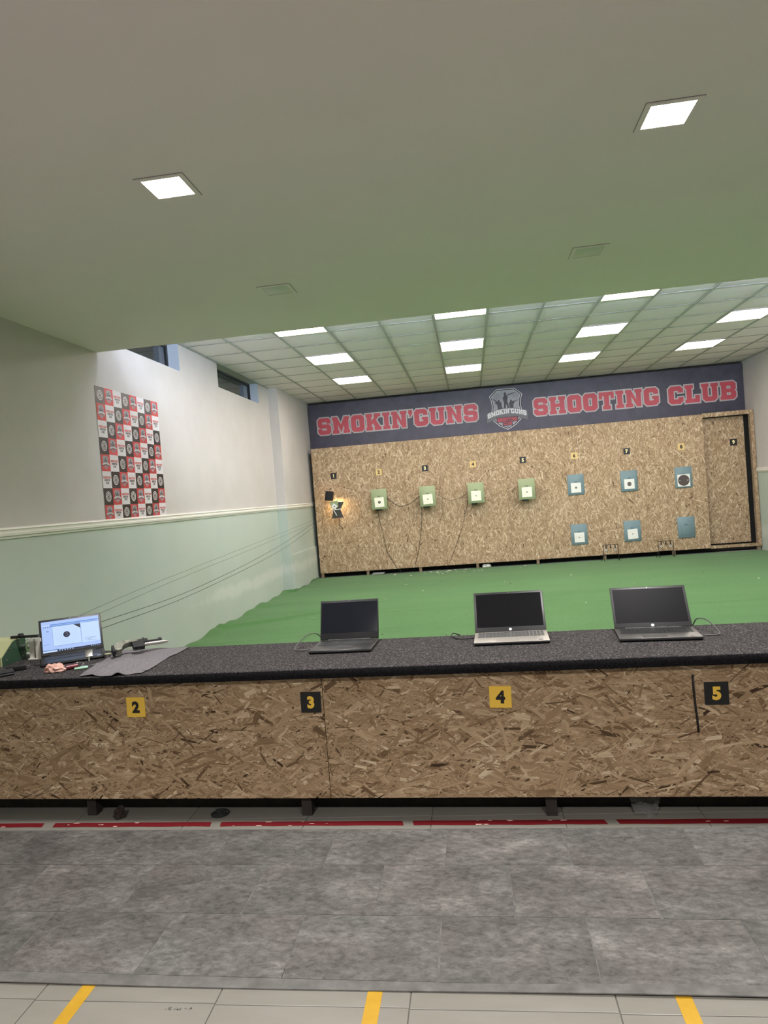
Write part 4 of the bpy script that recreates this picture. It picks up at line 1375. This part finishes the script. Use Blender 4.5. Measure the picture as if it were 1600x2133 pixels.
# ------------------------------------------------------------------ laptops
def laptop(label, x, y, rotz, wd, dp, lid, tilt, deck, keym, logo, on=False, numpad=False, logo_disc=True, bez=0.012, chin=0.03, scr='screen_off'):
    t = thing('laptop', label, 'laptop', (x, y, BZ + 0.0005), math.radians(rotz), 'laptops on the firing bench')
    h = 0.017
    m_ = MB()
    m_.bbox((-wd / 2, -dp / 2, 0.003), (wd / 2, dp / 2, h - 0.003), 'lap_black', 0.004, 2)
    for sx in (-1, 1):
        for sy in (-1, 1):
            m_.box((sx * (wd / 2 - 0.03) - 0.012, sy * (dp / 2 - 0.02) - 0.004, 0), (sx * (wd / 2 - 0.03) + 0.012, sy * (dp / 2 - 0.02) + 0.004, 0.004), 'black_matte')
    base = m_.build('base', t)
    m_ = MB()
    m_.bbox((-wd / 2 + 0.0005, -dp / 2 + 0.0005, h - 0.004), (wd / 2 - 0.0005, dp / 2 - 0.0005, h), deck, 0.0018, 2)
    m_.build('deck', t)
    # keyboard
    m_ = MB()
    kx0, kx1 = -wd / 2 + 0.018, wd / 2 - 0.018
    ky1 = dp / 2 - 0.022
    rows_ = 6
    kh = 0.0165
    ncol = 18 if numpad else 14
    kw = (kx1 - kx0) / ncol
    for r in range(rows_):
        yb = ky1 - r * (kh + 0.0018)
        c = 0
        while c < ncol:
            span = 1
            if r == 5 and c == 4:
                span = 5
            if c in (0,) and r in (2, 3, 4):
                span = 2 if r > 2 else 1
            g = 0.006 if numpad and c >= 14 else 0
            m_.box((kx0 + c * kw + 0.001 + g * 0.4, yb - (kh if r else kh * 0.7), h), (kx0 + (c + span) * kw - 0.001 + g * 0.4 - (0.002 if g else 0), yb, h + 0.0014), keym)
            c += span
    ks = m_.build('keys', t)
    ks['kind'] = 'stuff'
    m_ = MB()
    m_.box((-0.055 - (0.02 if numpad else 0), -dp / 2 + 0.008, h), (0.055 - (0.02 if numpad else 0), -dp / 2 + 0.008 + dp * 0.27, h + 0.0005), deck)
    m_.build('touchpad', t)
    m_ = MB()
    m_.box((wd / 2 - 0.05, -dp / 2 + 0.012, h + 0.0001), (wd / 2 - 0.03, -dp / 2 + 0.024, h + 0.0005), 'chrome')
    m_.build('sticker', t)
    # lid: hinged at the back, leaning away
    LM = Matrix.Translation((0, dp / 2 - 0.006, h - 0.002)) @ Matrix.Rotation(-math.radians(tilt), 4, 'X')
    m_ = MB()
    m_.bbox((-wd / 2, 0, 0.004), (wd / 2, 0.006, lid), 'lap_black', 0.0028, 2, LM)
    m_.cyl(LM @ Vector((-wd * 0.36, 0.004, 0.003)), LM @ Vector((wd * 0.36, 0.004, 0.003)), 0.005, 0.005, 'lap_black', 10)
    ld_ = m_.build('lid', t)
    m_ = MB()
    x0, x1, z0, z1 = -wd / 2 + bez, wd / 2 - bez, chin, lid - 0.013
    m_.box((x0, -0.0006, z0), (x1, -0.0001, z1), 'scr_white' if on else scr, LM)
    m_.build('screen', ld_)
    m_ = MB()
    m_.disc((0, lid - 0.0065), 0.0018, 'chrome', -0.0004, 10)
    m_.v = [tuple(LM @ Vector(p)) for p in m_.v]
    m_.build('webcam', ld_)
    if logo_disc:
        m_ = MB()
        m_.disc((0, chin * 0.5), 0.0075, 'logo_disc', -0.0005, 24)
        text_mb(m_, 'hp', 0.0085, 'logo_mid', 0, chin * 0.5, -0.0008, shear=0.25)
        m_.v = [tuple(LM @ Vector(p)) for p in m_.v]
        m_.build('maker_badge', ld_)
    if on:
        # program window: toolbar, target view, log pane, taskbar
        m_ = MB()
        W_, H_ = x1 - x0, z1 - z0
        def R_(a, b, c, d, m, y=-0.0009):
            m_.add([(x0 + a * W_, y, z0 + b * H_), (x0 + c * W_, y, z0 + b * H_), (x0 + c * W_, y, z0 + d * H_), (x0 + a * W_, y, z0 + d * H_)], [(0, 1, 2, 3)], m)
        R_(0, 0.05, 1, 1, 'scr_white')
        R_(0.15, 0.865, 1, 0.895, 'scr_blue')
        R_(0.01, 0.86, 0.15, 0.89, 'scr_page')
        R_(0.18, 0.17, 0.67, 0.815, 'scr_line', -0.0011)
        R_(0.184, 0.178, 0.666, 0.808, 'scr_page', -0.0013)
        R_(0.68, 0.17, 0.99, 0.82, 'scr_page', -0.0011)
        R_(0.15, 0.825, 0.67, 0.845, 'scr_blue', -0.0011)
        R_(0.70, 0.825, 0.985, 0.84, 'scr_blue', -0.0011)
        R_(0, 0.05, 0.27, 0.075, 'scr_line', -0.0011)
        R_(0.24, 0, 1, 0.05, 'scr_dark', -0.0011)
        R_(0, 0, 0.24, 0.05, 'scr_page', -0.0011)
        for k in range(6):
            R_(0.27 + k * 0.045, 0.014, 0.29 + k * 0.045, 0.036, 'scr_page', -0.0013)
        for k in range(5):
            R_(0.82 + k * 0.033, 0.018, 0.835 + k * 0.033, 0.034, 'scr_page', -0.0013)
        for k in range(4):
            R_(0.03 + k * 0.035, 0.80, 0.05 + k * 0.035, 0.835, 'scr_line', -0.0013)
            R_(0.72 + (k % 2) * 0.05, 0.30 - k * 0.03, 0.93 - (k % 3) * 0.05, 0.308 - k * 0.03, 'scr_line', -0.0013)
        R_(0.08, 0.66, 0.12, 0.69, 'scr_line', -0.0013)
        R_(0.03, 0.245, 0.12, 0.255, 'scr_line', -0.0013)
        for k in range(1, 5):
            m_.disc((x0 + 0.42 * W_, z0 + 0.51 * H_), 0.015 + k * 0.011, 'scr_line', -0.0014, 40, 0.0147 + k * 0.011)
        m_.disc((x0 + 0.42 * W_, z0 + 0.51 * H_), 0.0175, 'scr_dark', -0.0015, 32)
        for a_, b_ in ((-0.005, 0.004), (0.004, -0.003), (0.007, 0.006), (-0.002, -0.008), (0.001, 0.009)):
            m_.disc((x0 + 0.42 * W_ + a_, z0 + 0.51 * H_ + b_), 0.0014, 'scr_page', -0.0017, 8)
        m_.add([(x0 + 0.55 * W_, -0.0015, z0 + 0.806 * H_), (x0 + 0.665 * W_, -0.0015, z0 + 0.66 * H_), (x0 + 0.665 * W_, -0.0015, z0 + 0.806 * H_)], [(0, 1, 2)], 'scr_dark')
        m_.v = [tuple(LM @ Vector(p)) for p in m_.v]
        m_.build('display_image', ld_)
    return t
laptop('open laptop with its screen lit, showing a round target, beside the winder', -2.238, 3.512, 33.6, 0.326, 0.230, 0.217, 27.1, 'lap_black', 'key_dark', False, on=True, logo_disc=False, chin=0.022)
laptop('open dark laptop with blank screen standing above number three', -0.700, 3.441, -2.1, 0.318, 0.244, 0.216, 20.2, 'lap_deck_dark', 'key_dark', False, logo_disc=False, chin=0.04, bez=0.007, scr='screen_gloss')
laptop('open laptop with silver keyboard and blank screen above number four', 0.1455, 3.435, -2.2, 0.362, 0.240, 0.236, 37.7, 'lap_deck_silver', 'key_silver', True, numpad=True)
laptop('open graphite laptop with blank screen and cable on its right, near number five', 0.823, 3.355, -5.8, 0.3605, 0.237, 0.2326, 38.2, 'lap_deck_graph', 'key_dark', True, numpad=True, scr='screen_matte')
cable('grey charging cable looped at the left of the dark laptop above number three', [(-0.862, 3.42, 0.719), (-0.90, 3.41, 0.717), (-0.955, 3.42, 0.717), (-0.955, 3.47, 0.735), (-0.92, 3.54, 0.765), (-0.88, 3.59, 0.762), (-0.85, 3.62, 0.72)], 0.003, 'cable_grey', grp='laptop cables')
cable('black charging cable at the left of the silver laptop above number four', [(-0.03, 3.47, 0.722), (-0.06, 3.47, 0.72), (-0.11, 3.49, 0.716), (-0.15, 3.53, 0.72), (-0.145, 3.565, 0.73), (-0.11, 3.56, 0.72)], 0.0035, 'black_plastic', grp='laptop cables')
cable('grey charging cable arching at the right of the laptop near number five', [(1.005, 3.30, 0.719), (1.04, 3.295, 0.716), (1.085, 3.30, 0.717), (1.085, 3.33, 0.735), (1.065, 3.40, 0.765), (1.04, 3.46, 0.762), (1.03, 3.50, 0.722)], 0.0032, 'cable_grey', grp='laptop cables')

# ------------------------------------------------------------------ things on the left end of the bench
# winder: sloping olive front towards the shooter, dark green side plate, pulley at the far end
t = thing('target_winder', 'olive and dark green target winder at the left end of the bench', 'winder', (-2.588, 3.40, BZ + 0.001), math.pi / 2)
prof = [(0.0, 0.0), (0.205, 0.0), (0.205, 0.122), (0.115, 0.120), (0.095, 0.114), (0.0, 0.045)]
m_ = MB()
m_.prism([(a, b) for a, b in prof], 0.008, 0.235, 'olive')
m_.prism([(-0.006, 0.0), (0.0, 0.0), (0.0, 0.045), (0.095, 0.114), (0.115, 0.120), (0.19, 0.122), (0.19, 0.127), (0.112, 0.126), (0.090, 0.119), (-0.006, 0.049)], -0.001, 0.237, 'olive')
m_.build('casing', t)
m_ = MB()
m_.prism(prof, -0.002, 0.007, 'dark_green')
m_.build('side_plate', t)
for a, b in ((0.035, 0.028), (0.145, 0.105), (0.075, 0.08), (0.17, 0.02)):
    m_ = MB()
    m_.cyl((a, -0.002, b), (a, -0.006, b), 0.0045, 0.004, 'steel', 10)
    m_.build('screw', t)
m_ = MB()
m_.cyl((0.185, -0.004, 0.066), (0.185, -0.030, 0.066), 0.020, 0.020, 'steel', 20)
m_.cyl((0.185, -0.030, 0.066), (0.185, -0.036, 0.066), 0.030, 0.030, 'steel', 24)
m_.cyl((0.185, -0.036, 0.066), (0.185, -0.042, 0.066), 0.012, 0.010, 'steel', 14)
m_.build('pulley', t)
m_ = MB()
m_.box((0.125, -0.135, 0.128), (0.140, 0.03, 0.141), 'black_matte')
m_.cyl((0.132, -0.03, 0.141), (0.132, -0.03, 0.153), 0.017, 0.013, 'black_matte', 14)
m_.build('arm', t)
m_ = MB()
m_.box((0.150, -0.135, 0.0), (0.155, -0.060, 0.118), 'trim_white')
m_.box((0.145, -0.100, 0.0), (0.150, -0.094, 0.118), 'steel')
m_.box((0.140, -0.140, 0.0), (0.18, -0.055, 0.006), 'trim_white')
m_.build('guide', t)

# cloth with gentle folds
def cloth():
    A = [Vector(p) for p in ((-1.955, 3.083), (-1.635, 3.083), (-1.635, 3.655), (-2.06, 3.655))]
    nx, ny = 40, 50
    vs = []
    for j in range(ny + 1):
        for i in range(nx + 1):
            u, v = i / nx, j / ny
            p = (A[0] * (1 - u) + A[1] * u) * (1 - v) + (A[3] * (1 - u) + A[2] * u) * v
            x = p.x + 0.012 * math.sin(v * 9) * (u - 0.3)
            y = p.y + (0.012 * math.sin(u * 7 + 1) if v < 0.1 else 0)
            z = 0.003 + 0.036 * math.exp(-((u - 0.72 - 0.25 * (v - 0.25)) / 0.07) ** 2) * math.exp(-((v - 0.22) / 0.22) ** 2) \
                + 0.022 * math.exp(-((u - 0.25 - 0.3 * v) / 0.09) ** 2) * math.exp(-((v - 0.25) / 0.25) ** 2) + 0.008 * math.exp(-((v - 0.42 - 0.2 * u) / 0.05) ** 2)
            z += 0.002 * (1 + math.sin(14 * u + 6 * v))
            if v < 0.04 or u > 0.97:
                z = min(z, 0.006 + 0.016 * max(0, math.sin(11 * u + 9 * v)))
            vs.append((x, y, BZ + z))
    fs = [(j * (nx + 1) + i, j * (nx + 1) + i + 1, (j + 1) * (nx + 1) + i + 1, (j + 1) * (nx + 1) + i) for j in range(ny) for i in range(nx)]
    m_ = MB()
    m_.add(vs, fs, 'cloth_grey', True)
    o = m_.build('cloth')
    md = o.modifiers.new('s', 'SOLIDIFY')
    md.thickness = 0.0016
    tag(o, 'rumpled grey microfibre cloth on the bench under the air pistol', 'cloth')
cloth()

# air pistol lying on its side on the cloth
t = thing('air_pistol', 'match air pistol with mottled grip lying on the grey cloth', 'air pistol', (-1.885, 3.51, BZ + 0.02), math.radians(38))
m_ = MB()
grip = [(-0.135, -0.002), (-0.12, 0.030), (-0.075, 0.052), (-0.02, 0.050), (0.03, 0.046), (0.05, 0.030), (0.035, 0.018), (-0.015, 0.020), (-0.05, 0.012), (-0.075, -0.012), (-0.085, -0.048), (-0.105, -0.052), (-0.128, -0.045)]
m_.prism(grip, -0.022, 0.022, 'pistol_grip', Matrix.Translation((0, 0, 0.045)))
m_.build('grip', t)
m_ = MB()
m_.box((-0.15, -0.026, -0.018), (-0.132, 0.026, 0.055), 'black_matte')
m_.build('palm_rest', t)
m_ = MB()
m_.bbox((0.0, -0.018, 0.0), (0.085, 0.018, 0.09), 'black_matte', 0.004, 2)
m_.bbox((0.085, -0.013, 0.055), (0.12, 0.013, 0.095), 'black_matte', 0.003, 2)
m_.build('receiver', t)
m_ = MB()
m_.cyl((0.09, 0, 0.036), (0.24, 0, 0.030), 0.0145, 0.0145, 'pistol_steel', 18)
m_.cyl((0.24, 0, 0.030), (0.262, 0, 0.029), 0.011, 0.009, 'pistol_steel', 16)
m_.build('air_cylinder', t)
m_ = MB()
m_.cyl((0.085, 0, 0.072), (0.225, 0, 0.064), 0.008, 0.008, 'black_matte', 14)
m_.box((0.20, -0.005, 0.060), (0.225, 0.005, 0.085), 'black_matte')
m_.build('barrel', t)
m_ = MB()
m_.box((0.085, -0.011, 0.09), (0.10, 0.011, 0.108), 'black_matte')
m_.build('rear_sight', t)
m_ = MB()
m_.tube(smooth_path([(0.0, 0, 0.01), (0.01, 0, -0.015), (0.04, 0, -0.012), (0.055, 0, 0.01)], 5), 0.003, 'black_matte', 6)
m_.build('trigger_guard', t)

t.rotation_euler = (math.radians(-62), 0, math.radians(38))
t.scale = (0.72, 0.72, 0.72)
bpy.context.view_layer.update()
zmin = min((c.matrix_world @ v.co).z for c in t.children for v in c.data.vertices)
t.location.z += BZ + 0.014 - zmin

# keys
t = thing('key_bunch', 'bunch of keys with ring and pale green tag beside the cloth', 'keys', (-2.06, 3.30, BZ), math.radians(25))
m_ = MB()
m_.tube([(0.022 * math.cos(a / 16 * 6.2832) - 0.02, 0.022 * math.sin(a / 16 * 6.2832) + 0.02, 0.012 + 0.010 * math.sin(a / 16 * 6.2832)) for a in range(17)], 0.0015, 'chrome', 6)
m_.build('ring', t)
m_ = MB()
m_.bbox((-0.035, -0.055, 0.001), (0.03, -0.025, 0.010), 'pale_green', 0.004, 2)
m_.build('tag', t)
m_ = MB()
m_.box((0.02, 0.01, 0.001), (0.07, 0.018, 0.0035), 'chrome')
m_.bbox((-0.005, 0.0, 0.001), (0.022, 0.028, 0.0035), 'chrome', 0.001, 1)
m_.build('key', t)
t = thing('car_key', 'flat silver key fob leaning on the lit laptop keyboard', 'key fob', (-2.115, 3.455, BZ + 0.018), math.radians(30))
KT = Matrix.Rotation(math.radians(-50), 4, 'X')
m_ = MB()
m_.bbox((-0.019, -0.003, -0.0), (0.019, 0.003, 0.05), 'steel', 0.0028, 2, KT)
m_.build('fob', t)
m_ = MB()
m_.box((-0.004, -0.0012, -0.03), (0.004, 0.0012, 0.0), 'chrome', KT)
m_.build('blade', t)
m_ = MB()
m_.cyl((0, 0, 0), (0, 0, 0.020), 0.021, 0.021, 'steel', 24)
m_.cyl((0, 0, 0.0202), (0, 0, 0.0206), 0.017, 0.017, 'olive', 20)
tag(m_.build('pellet_tin', None, (-2.035, 3.505, BZ + 0.0005)), 'small round metal pellet tin between laptop and pistol', 'tin')

lump('crumpled_wrapper', (-2.172, 3.235, BZ + 0.0005), (0.055, 0.035, 0.026), 'pink', 'crumpled pale pink wrapper on the bench in front of the lit laptop', 'wrapper', seed=8)
m_ = MB()
m_.cyl((-0.028, 0, 0.012), (0.028, 0, 0.012), 0.012, 0.0115, 'maroon', 16)
m_.cyl((-0.05, 0, 0.012), (-0.028, 0, 0.012), 0.0095, 0.0095, 'black_plastic', 14)
tag(m_.build('lighter', None, (-2.10, 3.27, BZ + 0.0005), (0, 0, math.radians(42))), 'maroon lighter with black end next to the pink wrapper', 'lighter')
t = thing('usb_adapter', 'black plug adapter lying on the bench left of the lit laptop', 'adapter', (-2.43, 3.30, BZ + 0.0005), math.radians(32))
m_ = MB()
m_.bbox((-0.05, -0.02, 0), (0.045, 0.02, 0.028), 'black_plastic', 0.005, 2)
m_.build('body', t)
m_ = MB()
m_.box((0.045, -0.008, 0.008), (0.06, 0.008, 0.018), 'chrome')
m_.build('plug', t)
cable('short black usb lead between the adapter and the lit laptop', [(-2.365, 3.345, BZ + 0.014), (-2.34, 3.36, BZ + 0.012), (-2.31, 3.385, BZ + 0.01), (-2.28, 3.40, BZ + 0.012), (-2.26, 3.405, BZ + 0.014)], 0.004, 'black_plastic', grp='laptop cables')
t = thing('folding_case', 'flat black case at the left edge of the bench', 'case', (-2.47, 3.18, BZ + 0.0005), math.radians(40))
m_ = MB()
m_.bbox((-0.09, -0.045, 0), (0.09, 0.045, 0.012), 'black_plastic', 0.004, 2)
m_.build('lower_half', t)
m_ = MB()
m_.bbox((-0.088, -0.043, 0.0125), (0.088, 0.043, 0.022), 'black_matte', 0.004, 2)
m_.build('upper_half', t)
m_ = MB()
m_.bbox((-0.010, -0.006, 0.0), (0.010, 0.006, 0.010), 'paper', 0.002, 1)
tag(m_.build('usb_stick', None, (-2.245, 3.30, BZ + 0.0005), (0, 0, math.radians(35))), 'tiny white usb stick beside the pink wrapper', 'usb stick')

# scraps showing under the target wall, and a scuff on a floor tile
lump('plastic_scrap', (0.20, 12.92, 0.001), (0.085, 0.05, 0.045), 'debris', 'crumpled pale plastic scrap lying under the target wall near the middle', 'scrap', seed=14)
m_ = MB()
m_.add([(-0.13, 0, 0.003), (0.10, -0.03, 0.004), (0.13, 0.02, 0.03), (-0.10, 0.05, 0.035)], [(0, 1, 2, 3)], 'debris')
m_.add([(-0.13, 0.004, 0.001), (0.10, -0.026, 0.001), (0.13, 0.024, 0.027), (-0.10, 0.054, 0.032)], [(0, 1, 2, 3)], 'osb_edge')
tag(m_.build('cardboard_scrap', None, (-1.86, 12.93, 0.001)), 'flat pale cardboard scrap under the target wall below number two', 'scrap')
rr = random.Random(21)
m_ = MB()
for k in range(26):
    x, y, q = -0.975 + rr.uniform(-0.04, 0.04), 1.893 + rr.uniform(-0.005, 0.005), rr.uniform(0.001, 0.0035)
    m_.add([(x + q * math.cos(u), y + q * math.sin(u), 0.0004) for u in (0, 1.3, 2.6, 3.9, 5.2)], [(0, 1, 2, 3, 4)], 'scuff_grey')
m_.build('scuff', floor)['kind'] = 'stuff'
